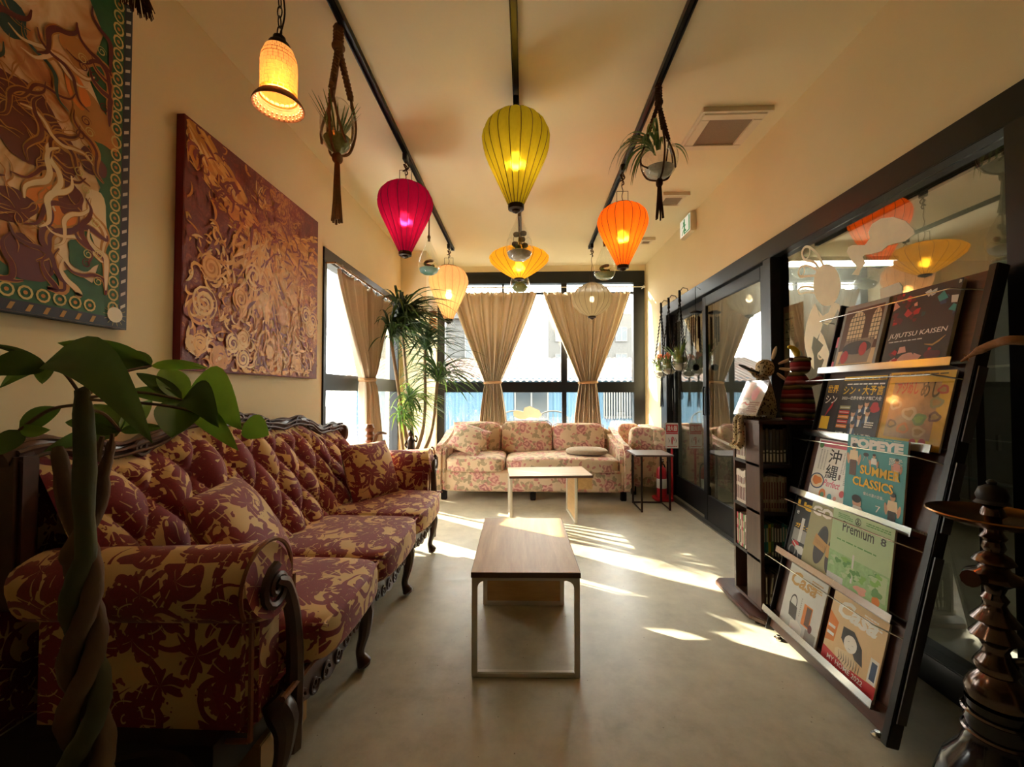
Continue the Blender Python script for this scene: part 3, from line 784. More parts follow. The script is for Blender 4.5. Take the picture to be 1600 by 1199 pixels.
SB(MB().prism([(1.08, .2), (3.16, .2)] + [(3.16 - 2.08 * k / 24, crest(3.16 - 2.08 * k / 24) - .02) for k in range(25)], (-1.455, 0, 0), (0, 1, 0), (0, 0, 1), (-1, 0, 0), .06), 'back_panel', DM, bevel=.01)
# carved crest rail
cr = SB(MB().tube([(-1.435, 1.08 + 2.08 * k / 70, crest(1.08 + 2.08 * k / 70) + .008) for k in range(71)], [.026 + .006 * sin(k * .9) for k in range(71)], 10, flat=1.3), 'crest_rail', CW)
for dx, dz, rr in ((.03, .004, .008), (.038, -.018, .006), (.02, .024, .007)):
    SB(MB().tube([(-1.435 + dx, 1.1 + 2.04 * k / 70, crest(1.1 + 2.04 * k / 70) + .008 + dz + .005 * sin(k * .9 + dx * 90)) for k in range(71)], rr, 6), 'moulding', CW, cr)
def volute(c, rad, turns, m, par, ax=(0, 1, 0), az=(0, 0, 1), th=.008, flip=1, a0=0):
    ax, az, c = V(ax), V(az), V(c); pts = []
    n = int(14 * turns)
    for k in range(n + 1):
        a = a0 + flip * 2 * pi * turns * k / n; r = rad * (1 - .85 * k / n)
        pts.append(c + ax * (r * cos(a)) + az * (r * sin(a)))
    return SB(MB().tube(pts, [th * (1 - .4 * k / n) for k in range(n + 1)], 6), 'scroll', m, par)
for y, fl_, rd in ((1.32, 1, .032), (1.47, -1, .034), (1.78, 1, .04), (1.9, -1, .035), (1.98, 1, .03), (2.06, -1, .035), (2.2, -1, .04), (2.5, 1, .034), (2.65, -1, .034), (2.93, 1, .026), (3.08, -1, .03)):
    volute((-1.405, y, crest(y) + .006), rd, 1.6, CW, cr, flip=fl_, th=.009)
SB(MB().rbox((-1.42, 3.14, .845), (.1, .07, .13), 2.5, 6), 'corner_scroll', CW, cr)
SB(MB().bb((-1.48, 1.09, .55), (-1.39, 1.15, .985)), 'corner_post', CW, cr, bevel=.012)
# arms
def arm(y, s_):
    a = SB(MB().bb((-1.36, y - .075, .22), (-.735, y + .075, .60)), 'arm_panel', DM, bevel=.03, bseg=3)
    rr = [.088, .095, .098, .1, .104, .1]; xs = [-1.37, -1.36, -1.1, -.85, -.74, -.715]
    SB(MB().tube([(x, y - s_ * .03, .602 + .006 * i) for i, x in enumerate(xs)], rr, 28), 'arm_roll', DM, a, smooth=50)
    # carved post and scroll at the arm's front
    f = SB(MB().tube(bez([(-.70, y + s_ * .055, .10), (-.688, y + s_ * .05, .3), (-.69, y + s_ * .045, .47), (-.70, y + s_ * .02, .59), (-.70, y - s_ * .03, .63)], 6), [.03, .03, .028, .028, .026, .026, .026, .025, .024, .024, .023, .023, .022, .022, .022, .022, .021, .02, .02, .02, .02, .02, .018, .016, .014][:25], 8), 'arm_post', CW, a)
    volute((-.697, y - s_ * .03, .61), .062, 1.7, CW, f, th=.013, flip=s_, a0=pi / 2)
    SB(MB().tube([(-.722, y - s_ * .03 + .112 * cos(t), .625 + .112 * sin(t)) for t in [radians(-150 + 10 * k) if s_ < 0 else radians(-30 + 10 * k) for k in range(25)]], .006, 5), 'braid_trim', BR, a)
    SB(MB().tube([(-.715, y + s_ * .085, .22), (-.712, y + s_ * .08, .6)], .006, 5), 'braid_trim', BR, a)
    SB(MB().tube([(-1.4, y - s_ * .078, .225), (-.74, y - s_ * .078, .225)], .007, 5), 'braid_trim', BR, a)
    SB(MB().tube([(-.735, y - s_ * .078, .225), (-.735, y - s_ * .078, .54)], .007, 5), 'braid_trim', BR, a)
arm(1.175, 1); arm(3.10, -1)
# seat
SB(MB().bb((-1.40, 1.16, .24), (-.72, 3.04, .335)), 'seat_deck', DM, bevel=.02)
SB(MB().bb((-1.38, 1.05, .12), (-.80, 3.1, .25)), 'under_frame', M['dark_shelf'])
for y0, y1 in ((1.255, 1.78), (1.785, 2.395), (2.40, 3.02)):
    cy = (y0 + y1) / 2
    q = SB(MB().rbox((-.925, cy, .378), (.60, y1 - y0, .15), 7, 14, lambda p: V((p.x + (.022 * cos(p.y * 5) if p.x > 0 else 0), p.y, p.z + (.012 * cos(p.y * 5.2) * cos(p.x * 5) if p.z > 0 else 0)))), 'seat_cushion', DM, smooth=60)
    hw = (y1 - y0) / 2 - .02
    SB(MB().tube(bez([(-1.18, cy - hw, .443), (-.66, cy - hw, .435), (-.632, cy - hw * .9, .433), (-.618, cy, .434), (-.632, cy + hw * .9, .433), (-.66, cy + hw, .435), (-1.18, cy + hw, .443)], 6), .0055, 5), 'piping', DM, q)
# carved apron with scalloped lower edge
ap = []
for k in range(81):
    y = 1.18 + 1.88 * k / 80; u = ((y - 1.13) / .64) % 1
    ap.append((y, .225 - .055 * (1 - abs(2 * u - 1)) ** 1.3 - .012 * abs(sin(u * 5 * pi))))
ar = SB(MB().prism([(3.06, .30), (1.18, .30)] + ap, (-.715, 0, 0), (0, 1, 0), (0, 0, 1), (1, 0, 0), .03), 'apron', CW, bevel=.004)
SB(MB().tube([(-.675, 1.14 + 1.9 * k / 30, .305) for k in range(31)], .009, 6), 'braid_trim', BR)
for k in range(3):
    yc = 1.13 + .64 * (k + .5)
    for dy, fl_, rd in ((-.2, 1, .026), (-.12, -1, .03), (-.045, 1, .03), (.045, -1, .03), (.12, 1, .03), (.2, -1, .026)):
        volute((-.683, yc + dy, .232 - .03 * (1 - abs(dy) * 4)), rd, 1.5, CW, ar, flip=fl_, th=.007)
for y in (1.16, 1.74, 2.372, 2.985):
    SB(MB().tube(bez([(-.715, y, .29), (-.68, y, .235), (-.682, y, .15), (-.70, y, .07), (-.685, y, .03), (-.674, y, .009)], 5), [.03, .034, .038, .04, .04, .038, .034, .03, .028, .026, .024, .022, .02, .019, .018, .018, .018, .02, .023, .026, .028, .03, .03, .026, .022, .018], 10), 'leg', CW)
for y in (1.12, 3.05): SB(MB().tube([(-1.38, y, .2), (-1.40, y, 0)], [.028, .02], 8), 'leg', CW)

def pillow(name, label, m, c, w, h, t_, rx, ry, rz, group, pinch=.55, seat=None, sink=.014):
    o = thing(name, label, 'cushion', c, group)
    def fn(sgn):
        def f(u, v):
            x, y = 2 * u - 1, 2 * v - 1
            th = t_ / 2 * ((1 - abs(x) ** 2.6) * (1 - abs(y) ** 2.6)) ** pinch
            k = 1 - .07 * (1 - (x * y) ** 2) * (abs(x) ** 6 + abs(y) ** 6) * .7
            return V((x * w / 2 * k, y * h / 2 * k, sgn * th))
        return f
    mb = MB().grid(fn(1), 19, 19)
    b = MB().grid(fn(-1), 19, 19); mb.add(b.v, [f[::-1] for f in b.f])
    rot = Matrix.Rotation(rz, 4, 'Z') @ Matrix.Rotation(ry, 4, 'Y') @ Matrix.Rotation(rx, 4, 'X')
    a = mb.build('cover', m, o, smooth=70); a.matrix_local = rot
    e = MB().tube([(x * w / 2 * .94, y * h / 2 * .94, 0) for x, y in [(-1 + .1 * k, -1) for k in range(20)] + [(1, -1 + .1 * k) for k in range(20)] + [(1 - .1 * k, 1) for k in range(20)] + [(-1, 1 - .1 * k) for k in range(20)]], .004, 5, closed=True).build('piping', m, o)
    e.matrix_local = rot
    if seat is not None:      # let it down until its lowest point presses `sink` into the seat
        low = min((rot @ v.co).z for v in a.data.vertices); o.location.z = seat - sink - low
    return o
pillow('throw_cushion', 'square burgundy and gold damask cushion propped against the far arm', DM, (-1.06, 2.79, .615), .40, .40, .16, 0, radians(68), radians(-28), 'damask cushions on the carved sofa', seat=.452)
pillow('throw_cushion', 'burgundy damask cushion slumped beside the near arm behind the braided tree', DM, (-1.02, 1.48, .63), .44, .42, .17, 0, radians(60), radians(16), 'damask cushions on the carved sofa', seat=.452)
bx = thing('cardboard_box', 'plain brown cardboard box pushed under the carved sofa', 'box', (-.95, 1.34, 0))
MB().bb((-.17, -.13, 0), (.17, .13, .118)).build('carton', M['cardboard'], bx, bevel=.003)
MB().bb((-.171, -.02, .1181), (.171, .02, .1186)).build('tape', mat('tape', (170, 130, 78), .3), bx, smooth=0)

# ------------------------------------------------------------------ rose-print sofa under the back window
RF = M['rose_fabric']
fs = thing('floral_sofa', 'cream sofa printed with pink roses standing below the back window', 'sofa', (.05, 4.9, 0))
def FB(mb, name, m=RF, par=None, **kw): return mb.build(name, m, par or fs, world=True, **kw)
FB(MB().rbox((.06, 4.90, .205), (2.06, .92, .24), 12, 10), 'base', smooth=50)
FB(MB().rbox((.06, 5.27, .42), (2.0, .2, .62), 8, 10), 'back_frame', smooth=50)
for x0, x1 in ((-.885, -.245), (-.235, .985)):
    c = FB(MB().rbox(((x0 + x1) / 2, 4.72, .375), (x1 - x0, .66, .16), 6, 14, lambda p: V((p.x, p.y, p.z + (.015 * cos(p.x * 3) if p.z > 0 else 0)))), 'seat_cushion', smooth=60)
    FB(MB().tube([(x0 + .03, 4.402, .43), (x1 - .03, 4.402, .43)], .006, 5), 'piping', RF, c)
    FB(MB().tube([(x0 + .03, 4.402, .325), (x1 - .03, 4.402, .325)], .006, 5), 'piping', RF, c)
for i, (x0, x1, zt) in enumerate(((-.90, -.325, .79), (-.315, .30, .80), (.31, .925, .775))):
    m_ = Matrix.Translation(((x0 + x1) / 2, 5.10, .60)) @ Matrix.Rotation(radians(-10), 4, 'X')
    c = FB(MB().rbox((0, 0, 0), (x1 - x0, .2, (zt - .6) * 2), 5, 14, lambda p: V((p.x, p.y - .025 * cos(p.x * 5) * cos(p.z * 7) * (1 if p.y < 0 else 0), p.z))).xf(m_), 'back_cushion', smooth=60)
    FB(MB().tube([m_ @ V(((x1 - x0) / 2 * cx, -.055, (zt - .6) * cz)) for cx, cz in ((-.97, -.8), (-.97, .85), (-.85, .96), (0, 1.0), (.85, .96), (.97, .85), (.97, -.8))], .006, 5), 'piping', RF, c)
for s_, xa in ((-1, -.955), (1, 1.055)):
    prof = [(4.42, .1), (4.42, .50), (4.44, .555), (4.50, .585), (4.65, .60), (4.9, .625), (5.15, .68), (5.37, .73), (5.37, .1)]
    a = FB(MB().prism([(y, z) for y, z in prof], (xa - .075, 0, 0), (0, 1, 0), (0, 0, 1), (1, 0, 0), .15), 'arm', bevel=.045, bseg=4, smooth=60)
    for dx in (-.06, .06):
        FB(MB().tube([(xa + dx, 4.425, .12), (xa + dx, 4.425, .5), (xa + dx * .9, 4.45, .56)], .005, 5), 'piping', RF, a)
for x in (-.9, .06, 1.02):
    for y in (4.5, 5.3): FB(MB().bb((x - .03, y - .03, 0), (x + .03, y + .03, .1)), 'leg', M['black_metal'], bevel=.006)
pillow('throw_cushion', 'rose-print cushion standing upright in the sofa corner', RF, (-.672, 4.885, .59), .40, .36, .14, radians(76), 0, radians(4), 'rose-print cushions in the sofa corner', seat=.468)
pillow('throw_cushion', 'rose-print cushion leaning over the upright one on the seat', RF, (-.655, 4.665, .56), .40, .38, .13, radians(44), radians(15), radians(-16), 'rose-print cushions in the sofa corner', seat=.466)
gc = thing('flat_cushion', 'flat grey knitted cushion lying on the floral sofa seat', 'cushion', (.66, 4.68, .459))
MB().rbox((0, 0, .042), (.46, .34, .085), 2.6, 10).build('cover', M['grey_cushion'], gc, smooth=60)
MB().tube([(.222 * cos(k * pi / 12), .163 * sin(k * pi / 12), .04) for k in range(24)], .005, 5, closed=True).build('seam', M['grey_cushion'], gc)

ac = thing('floral_armchair', 'rose-print armchair squeezed between the floral sofa and the glass door', 'armchair', (1.37, 5.05, 0))
def AB(mb, name, m=RF, **kw): return mb.build(name, m, ac, world=True, **kw)
AB(MB().rbox((1.37, 5.1, .22), (.40, .72, .28), 10, 8), 'base', smooth=50)
AB(MB().rbox((1.48, 5.08, .42), (.17, .76, .66), 9, 10), 'backrest', smooth=50)
AB(MB().rbox((1.295, 4.79, .46), (.28, .15, .60), 5, 10), 'arm', smooth=50)
AB(MB().rbox((1.295, 5.42, .46), (.28, .15, .60), 5, 10), 'arm', smooth=50)
AB(MB().rbox((1.295, 5.1, .40), (.29, .5, .14), 6, 10), 'seat_cushion', smooth=50)
for x in (1.2, 1.52):
    for y in (4.78, 5.42): AB(MB().bb((x - .025, y - .025, 0), (x + .025, y + .025, .1)), 'leg', M['black_metal'], bevel=.005)

# ------------------------------------------------------------------ tables
def coffee_table(label, loc, rz):
    o = thing('coffee_table', label, 'table', loc, 'oak-top coffee tables', rz)
    L_, Wd, Hh = .735, .442, .423; wm = M['white_metal']; s = .022
    MB().bb((-Wd / 2, 0, Hh - .022), (Wd / 2, L_, Hh)).build('tabletop', M['oak_top'], o, bevel=.002)
    for a, b in (((-Wd / 2 - .0006, -.0008, Hh - .021), (Wd / 2 + .0006, .0004, Hh - .001)), ((-Wd / 2 - .0008, 0, Hh - .021), (-Wd / 2 + .0004, L_, Hh - .001)), ((Wd / 2 - .0004, 0, Hh - .021), (Wd / 2 + .0008, L_, Hh - .001)), ((-Wd / 2, L_ - .0004, Hh - .021), (Wd / 2, L_ + .0008, Hh - .001))):
        MB().bb(a, b).build('edge_band', M['table_edge'], o, smooth=0)
    zt = Hh - .022
    for y in (.004, .575):
        for sx in (-1, 1): MB().bb((sx * (Wd / 2 - .002), y, 0), (sx * (Wd / 2 - s - .002), y + s, zt)).build('leg', wm, o, bevel=.003)
        MB().bb((-Wd / 2 + s + .002, y, 0), (Wd / 2 - s - .002, y + s, s)).build('foot_bar', wm, o, bevel=.003)
        MB().bb((-Wd / 2 + s + .002, y, zt - s * .6), (Wd / 2 - s - .002, y + s, zt)).build('top_bar', wm, o, bevel=.002)
        for sx in (-1, 1):
            x = sx * (Wd / 2 - s - .002)
            MB().prism([(0, 0), (-sx * .03, 0), (-sx * .014, -.006), (-sx * .006, -.014), (0, -.03)] if sx < 0 else [(0, 0), (0, -.03), (-.006, -.014), (-.014, -.006), (-.03, 0)], (x, y + .002, zt - s * .6), (1, 0, 0), (0, 0, 1), (0, 1, 0), s - .004).build('gusset', wm, o, smooth=0)
    MB().bb((-Wd / 2 + s + .002, .585, s), (Wd / 2 - s - .002, .597, zt - s * .6)).build('end_panel', M['walnut_oak'] if 'walnut_oak' in M else M['oak_top_x'], o)
    MB().bb((-Wd / 2 + .004, .6, zt - .1), (Wd / 2 - .004, .73, zt)).build('drawer_box', M['oak_top_x'], o, bevel=.002)
    for sx in (-1, 1):
        for y in (.015, .586): MB().lathe([(0, 0), (.008, 0), (.008, .004), (0, .004)], 8, (sx * (Wd / 2 - .013), y, -.0005)).build('glide', M['black_plastic'], o)
    return o
coffee_table('oak-top coffee table with white metal frame, sunlit across one end, in front of damask sofa', (-.007, 1.697, .0005), radians(1.4))
coffee_table('oak-top coffee table with white metal frame set lengthwise along floral sofa', (-.175, 3.852, .0005), radians(-84.9))
sd_ = thing('side_table', 'small dark brown C-shaped metal side table at the floral sofa arm', 'side table', (1.23, 4.24, 0))
dk = mat('dark_brown_metal', (52, 38, 34), .4, .4)
MB().bb((-.19, -.19, .535), (.175, .19, .552)).build('tabletop', mat('dark_laminate', (96, 76, 70), .45), sd_, bevel=.003)
for x, y in ((-.13, -.17), (.16, -.1), (-.13, .17), (.16, .17)):
    MB().bb((x - .009, y - .009, .0), (x + .009, y + .009, .535)).build('leg', dk, sd_, bevel=.002)
for a, b in (((-.13, -.17), (-.13, .17)), ((.16, -.1), (.16, .17)), ((-.13, .17), (.16, .17))):
    MB().tube([(*a, .009), (*b, .009)], .009, 4).build('foot_bar', dk, sd_)

# ------------------------------------------------------------------ fire extinguisher on its stand with a sign
RP = M['red_paint']
ss = thing('extinguisher_stand', 'red extinguisher stand with a pole and red and white sign', 'stand', (1.47, 4.52, 0))
MB().rbox((-.022, .015, .02), (.2, .19, .04), 5, 8).build('base_tray', RP, ss)
MB().tube([(.065, -.02, .03), (.065, -.02, .6)], .011, 10).build('pole', RP, ss)
bd = MB().bb((0, -.006, .56), (.135, 0, .83)).shift((-.005, -.03, 0)).build('sign_board', M['white_paint'], ss, bevel=.003)
fl = Flat(bd, (1.465, 4.52 - .0365, .56), (1, 0, 0), (0, 0, 1), .135, .27)
fl.rect(.05, .62, .95, .94, ink('red'), 1, 'red_band').text('消火器', .1, .68, .9, .9, ink('white'), 2, bold=.02).rect(.05, .56, .95, .61, ink('red'), 1, 'red_band')
fl.ell(.5, .3, .05, .16, ink('red'), 2, 'pictogram').stroke([(.5, .45), (.62, .42), (.66, .3)], .008, ink('red'), 2, 'pictogram', False).lines(.12, .06, .88, .12, 1, ink('red'), 2, seed=4).stroke([(.2, .42), (.3, .3), (.24, .2)], .01, ink('grey'), 2, 'pictogram').stroke([(.76, .42), (.84, .3), (.78, .2)], .01, ink('grey'), 2, 'pictogram').done()
fe = thing('fire_extinguisher', 'red fire extinguisher with black hose standing behind the side table', 'fire extinguisher', (1.425, 4.50, .041))
MB().lathe([(0, 0), (.048, 0), (.052, .012), (.052, .27), (.046, .3), (.03, .318), (.016, .325), (.016, .34), (0, .34)], 20).build('cylinder', RP, fe)
MB().lathe([(0, .34), (.018, .34), (.018, .37), (.012, .38), (0, .38)], 12).build('valve', M['brass'], fe)
MB().box((.0, -.02, .385), (.014, .09, .01)).box((0, -.02, .405), (.014, .08, .008)).build('lever', M['black_metal'], fe)
MB().tube(bez([(0, .015, .36), (.04, .03, .33), (.058, .01, .2), (.056, -.01, .08)], 6), .008, 6).build('hose', M['black_plastic'], fe)
MB().lathe([(.0525, .1), (.0525, .2)], 20).build('label_band', ink('white'), fe)

# ------------------------------------------------------------------ silk lanterns
def shade_mat(name, rgb, glow, k=1.0, trans=.5):
    t = T(name); c = lin(rgb)
    n = t.noise(t.mapping(t.coord(), (1, 1, .3)), 90, 4)
    cc = t.mix(E(t.nt, n.outputs[0]), tuple(x * .82 for x in c), tuple(min(1, x * 1.15) for x in c))
    d = t.N('BsdfDiffuse'); t.L(cc, d.inputs[0])
    tr = t.N('BsdfTranslucent'); t.L(cc, tr.inputs[0])
    m = t.N('MixShader'); m.inputs[0].default_value = trans; t.L(d.outputs[0], m.inputs[1]); t.L(tr.outputs[0], m.inputs[2])
    rf = t.N('BsdfRefraction'); rf.inputs['IOR'].default_value = 1.25; rf.inputs['Roughness'].default_value = .55; t.L(cc, rf.inputs[0])
    m0 = t.N('MixShader'); m0.inputs[0].default_value = .45; t.L(m.outputs[0], m0.inputs[1]); t.L(rf.outputs[0], m0.inputs[2]); m = m0
    e = t.N('Emission'); t.L(cc, e.inputs[0]); e.inputs[1].default_value = glow * GLOW
    a = t.N('AddShader'); t.L(m.outputs[0], a.inputs[0]); t.L(e.outputs[0], a.inputs[1])
    t.L(a.outputs[0], t.out.inputs[0])
    return t.m
BALLOON = [(0, .23), (.1, .35), (.2, .47), (.3, .59), (.4, .71), (.5, .83), (.6, .93), (.68, .985), (.75, 1.0), (.82, .965), (.88, .89), (.93, .78), (.97, .64), (1, .42)]
SAUCER = [(0, .17), (.1, .34), (.2, .50), (.32, .67), (.45, .83), (.57, .95), (.66, 1.0), (.74, .985), (.82, .9), (.9, .74), (.96, .56), (1, .34)]
GLOBE = [(0, .20), (.06, .42), (.14, .63), (.24, .81), (.36, .94), (.48, 1.0), (.58, .995), (.7, .93), (.8, .82), (.89, .64), (.95, .46), (1, .22)]
BULB = mat('bulb_glow', (255, 226, 170), .4, emit=14)
def lantern(name, label, x, y, z0, z1, rmax, prof, ribs, m, rib_m, watts, cap=.09, colour=(1, .8, .5), hook='plug'):
    o = thing(name, label, 'lantern', (x, y, z0), 'silk lanterns on the ceiling tracks')
    H = z1 - z0; b0 = H * cap; Hs = H - b0
    P_ = [(r * rmax, b0 + z * Hs) for z, r in prof]
    def sc(a, r, z): return 1 + .045 * abs(sin(ribs * a / 2))
    MB().lathe(P_, ribs * 6, scallop=sc).build('shade', m, o, smooth=180)
    rb = MB().tube([(r * 1.004, 0, z) for r, z in P_], .0022, 5).mesh('rib', rib_m)
    for k in range(ribs):
        q = put('rib', rb, o); q.rotation_euler = (0, 0, 2 * pi * k / ribs)
    rt, rb_ = P_[-1][0], P_[0][0]
    MB().lathe([(rt * .98, Hs + b0 - .008), (rt * 1.05, Hs + b0 - .004), (rt * 1.05, Hs + b0 + .008), (rt * .95, Hs + b0 + .01)], 20).build('top_ring', rib_m, o)
    MB().lathe([(rb_ * 1.02, b0 + .004), (rb_ * 1.08, b0 - .004), (rb_ * 1.05, b0 - H * .045), (rb_ * .6, b0 - H * .055), (rb_ * .5, b0 - H * .07), (rb_ * .2, b0 - H * .082), (0, .0)], 16).build('bottom_cap', M['bronze'], o)
    MB().lathe([(0, Hs + b0 - .004), (rt * .97, Hs + b0 - .004), (rt * .97, Hs + b0 + .002), (0, Hs + b0 + .002)], 20).build('top_disc', rib_m, o)  # added lid that stops bulb light spilling onto the ceiling
    MB().rbox((0, 0, b0 + Hs * .52), (.05, .05, .07), 2.2, 8).build('bulb', BULB, o)
    MB().tube([(0, 0, b0 + Hs * .56), (0, 0, b0 + Hs * .66)], .014, 8).build('lamp_socket', M['black_plastic'], o)
    zt = ZC - .036 - z0
    loop = min(.11, (zt - H) * .6)
    w_ = rt * .55
    MB().tube([(-w_, 0, H - .006), (-w_, 0, H + loop), (w_, 0, H + loop), (w_, 0, H - .006)], .0025, 5).build('hanger_wire', M['bronze'], o)
    MB().tube([(.004 * sin(k * 1.3), .004 * cos(k * 1.1), b0 + Hs * .66 + (zt - .05 - b0 - Hs * .66) * k / 24) for k in range(25)], .003, 5).build('cord', M['dark_jute'], o)
    if zt - H > .16:
        MB().tube(bez([(0, 0, zt - .05), (.02, .01, zt - .09), (-.018, 0, zt - .12), (.016, -.01, zt - .10), (-.014, 0, zt - .07), (.012, .006, zt - .13), (0, 0, zt - .15)], 5), .0045, 5).build('cord_knot', M['dark_jute'], o)
    MB().bb((-.016, -.03, zt - .05), (.016, .03, zt)).build('track_plug', M['black_plastic'], o, bevel=.004)
    L_ = bpy.data.lights.new('bulb_light', 'POINT'); L_.energy = watts * LAMP; L_.color = colour; L_.shadow_soft_size = .03
    lo = bpy.data.objects.new('bulb_light', L_); COL.objects.link(lo); lo.parent = o; lo.location = (0, 0, b0 + Hs * .47)
    return o
DR = mat('rib_dark', (74, 40, 26), .6); MR = mat('rib_maroon', (84, 10, 34), .6); YR = mat('rib_ochre', (150, 92, 26), .6)
lantern('silk_lantern', 'magenta balloon-shaped silk lantern hanging above the damask sofa', railx('l', 2.9), 2.9, 2.10, 2.627, .186, BALLOON, 16, shade_mat('silk_magenta', (152, 14, 54), .2), MR, 15)
lantern('silk_lantern', 'cream balloon-shaped silk lantern hanging beside the left back curtain', railx('l', 4.7) - .01, 4.7, 1.93, 2.585, .215, BALLOON, 16, shade_mat('silk_cream', (240, 190, 130), .5), mat('rib_tan', (190, 140, 84), .6), 9)
lantern('silk_lantern', 'large olive green balloon-shaped silk lantern in the room centre', railx('c', 2.36), 2.36, 2.175, 2.738, .188, BALLOON, 18, shade_mat('silk_olive', (158, 138, 30), .2), DR, 15, colour=(1, .74, .36))
lantern('silk_lantern', 'wide yellow saucer-shaped silk lantern below the hanging terrarium', railx('c', 3.6), 3.6, 2.115, 2.40, .25, SAUCER, 18, shade_mat('silk_yellow', (246, 184, 48), .45), YR, 9, cap=.1)
lantern('silk_lantern', 'bright orange balloon-shaped silk lantern hanging from the track near the exit sign', railx('r', 3.1) - .02, 3.1, 2.05, 2.543, .178, BALLOON, 18, shade_mat('silk_orange', (250, 116, 26), .42), DR, 14)
GR = mat('rib_grey', (96, 80, 62), .6)
t = T('sheer_grey'); tr = t.N('BsdfTransparent'); tr.inputs[0].default_value = (.9, .88, .84, 1)
m2 = t.N('MixShader'); m2.inputs[0].default_value = .86
d = t.N('BsdfDiffuse'); d.inputs[0].default_value = (*lin((150, 140, 120)), 1); tl_ = t.N('BsdfTranslucent'); tl_.inputs[0].default_value = (*lin((184, 168, 138)), 1)
m1 = t.N('MixShader'); m1.inputs[0].default_value = .5; t.L(d.outputs[0], m1.inputs[1]); t.L(tl_.outputs[0], m1.inputs[2])
t.L(tr.outputs[0], m2.inputs[1]); t.L(m1.outputs[0], m2.inputs[2]); t.L(m2.outputs[0], t.out.inputs[0])
lantern('silk_lantern', 'round sheer grey lantern with dark ribs in front of right curtain', railx('r', 4.75), 4.75, 1.98, 2.397, .215, GLOBE, 18, t.m, GR, 5, cap=.1)

# mosaic pendant
mp = thing('mosaic_pendant', 'lit amber mosaic glass pendant lamp with bronze cap near the left wall', 'pendant lamp', (railx('l', 1.4) - .02, 1.4, 2.145))
zt = ZC - .036 - 2.145
amber = shade_mat('amber_glass', (150, 84, 36), .35)
PP = [(.074, .022), (.064, .035), (.058, .055), (.056, .09), (.056, .15), (.054, .18), (.046, .2), (.034, .215)]
MB().lathe([(r * .985, z) for r, z in PP], 40).build('glass_shade', amber, mp, smooth=180)
tiles = MB()
rt_ = random.Random(3)
for i in range(13):
    z = .042 + .0125 * i; off = rt_.random()
    r = .0572 if z < .165 else .0572 - (z - .165) * .35
    n = 22
    for k in range(n):
        a0, a1 = 2 * pi * (k + off + .06) / n, 2 * pi * (k + off + .94) / n; hz = .0108
        r1 = r if z + hz < .165 else r - .003
        ro, ri = .0012, 0
        q = [V(((r_ + ro) * cos(a), (r_ + ro) * sin(a), z_)) for a, z_, r_ in ((a0, z, r), (a1, z, r), (a1, z + hz, r1), (a0, z + hz, r1))]
        p = [V((r_ * cos(a), r_ * sin(a), z_)) for a, z_, r_ in ((a0, z, r), (a1, z, r), (a1, z + hz, r1), (a0, z + hz, r1))]
        tiles.add(q + p, [(0, 1, 2, 3), (0, 4, 5, 1), (1, 5, 6, 2), (2, 6, 7, 3), (3, 7, 4, 0)])
tiles.build('mosaic_tiles', shade_mat('mosaic_tile', (250, 192, 100), .8), mp, smooth=0)['kind'] = 'stuff'
MB().lathe([(.061, .036), (.068, .03), (.079, .014), (.083, .004), (.082, 0), (.076, .004), (.07, .016), (.06, .028)], 40).build('flared_rim', mat('rim_mosaic', (150, 92, 56), .5, 0, .5, 60), mp, smooth=60)
fr_ = MB()
for k in range(30):
    for j, (r, z) in enumerate(((.0775, .0075), (.071, .0185))):
        a = 2 * pi * (k + .5 * j) / 30; fr_.rbox((r * cos(a) * .985, r * sin(a) * .985, z - .001), (.008, .008, .006), 2.4, 3)
fr_.build('rim_beads', mat('rim_bead', (186, 120, 60), .3, 0, .4, 50, emit=.25), mp)['kind'] = 'stuff'
MB().lathe([(.036, .208), (.038, .212), (.034, .225), (.022, .236), (.02, .25), (.01, .258), (0, .258)], 20).build('cap', M['bronze'], mp)
for k in range(9):
    z = .27 + .036 * k
    if z + .02 > zt - .03: break
    a = (k % 2) * pi / 2
    MB().tube([(cos(a) * .008 * cos(t_), sin(a) * .008 * cos(t_), z + .021 * sin(t_)) for t_ in [2 * pi * i / 14 for i in range(14)]], .0022, 5, closed=True).build('chain_link', M['bronze'], mp)
MB().tube(bez([(0, 0, .25), (.014, .006, .34), (.01, -.004, .45), (.012, .004, zt - .04)], 6), .003, 5).build('cord', M['bronze'], mp)
MB().bb((-.016, -.03, zt - .045), (.016, .03, zt)).build('track_plug', M['black_plastic'], mp, bevel=.004)
MB().rbox((0, 0, .12), (.05, .05, .07), 2.2, 8).build('bulb', BULB, mp)
L_ = bpy.data.lights.new('bulb_light', 'POINT'); L_.energy = 7 * LAMP; L_.color = (1, .76, .46); L_.shadow_soft_size = .025
lo = bpy.data.objects.new('bulb_light', L_); COL.objects.link(lo); lo.parent = mp; lo.location = (0, 0, .055)

# ------------------------------------------------------------------ hanging glass terrariums and macrame planters
def blade(mb, p, d, L, w, droop, n=6):
    p, d = V(p), V(d).normalized(); pts = []; q = V(p); dd = V(d)
    for k in range(n + 1):
        pts.append(V(q)); q += dd * (L / n); dd = (dd + V((0, 0, -droop / n))).normalized()
    side = d.cross(V((0, 0, 1))); side = side.normalized() if side.length > .05 else V((1, 0, 0))
    vs = []
    for k, c in enumerate(pts):
        t_ = k / n; ww = w * (min(1, .35 + 2.2 * t_) if t_ < .3 else 1) * (1 - max(0, (t_ - .45) / .55) ** 1.6) + .0006
        up = V((0, 0, ww * .18)); vs += [c - side * ww + up, c - up, c + side * ww + up]
    fs = []
    for k in range(n): a = 3 * k; fs += [(a, a + 1, a + 4, a + 3), (a + 1, a + 2, a + 5, a + 4)]
    return mb.add(vs, fs)
CG = M['clear_glass']
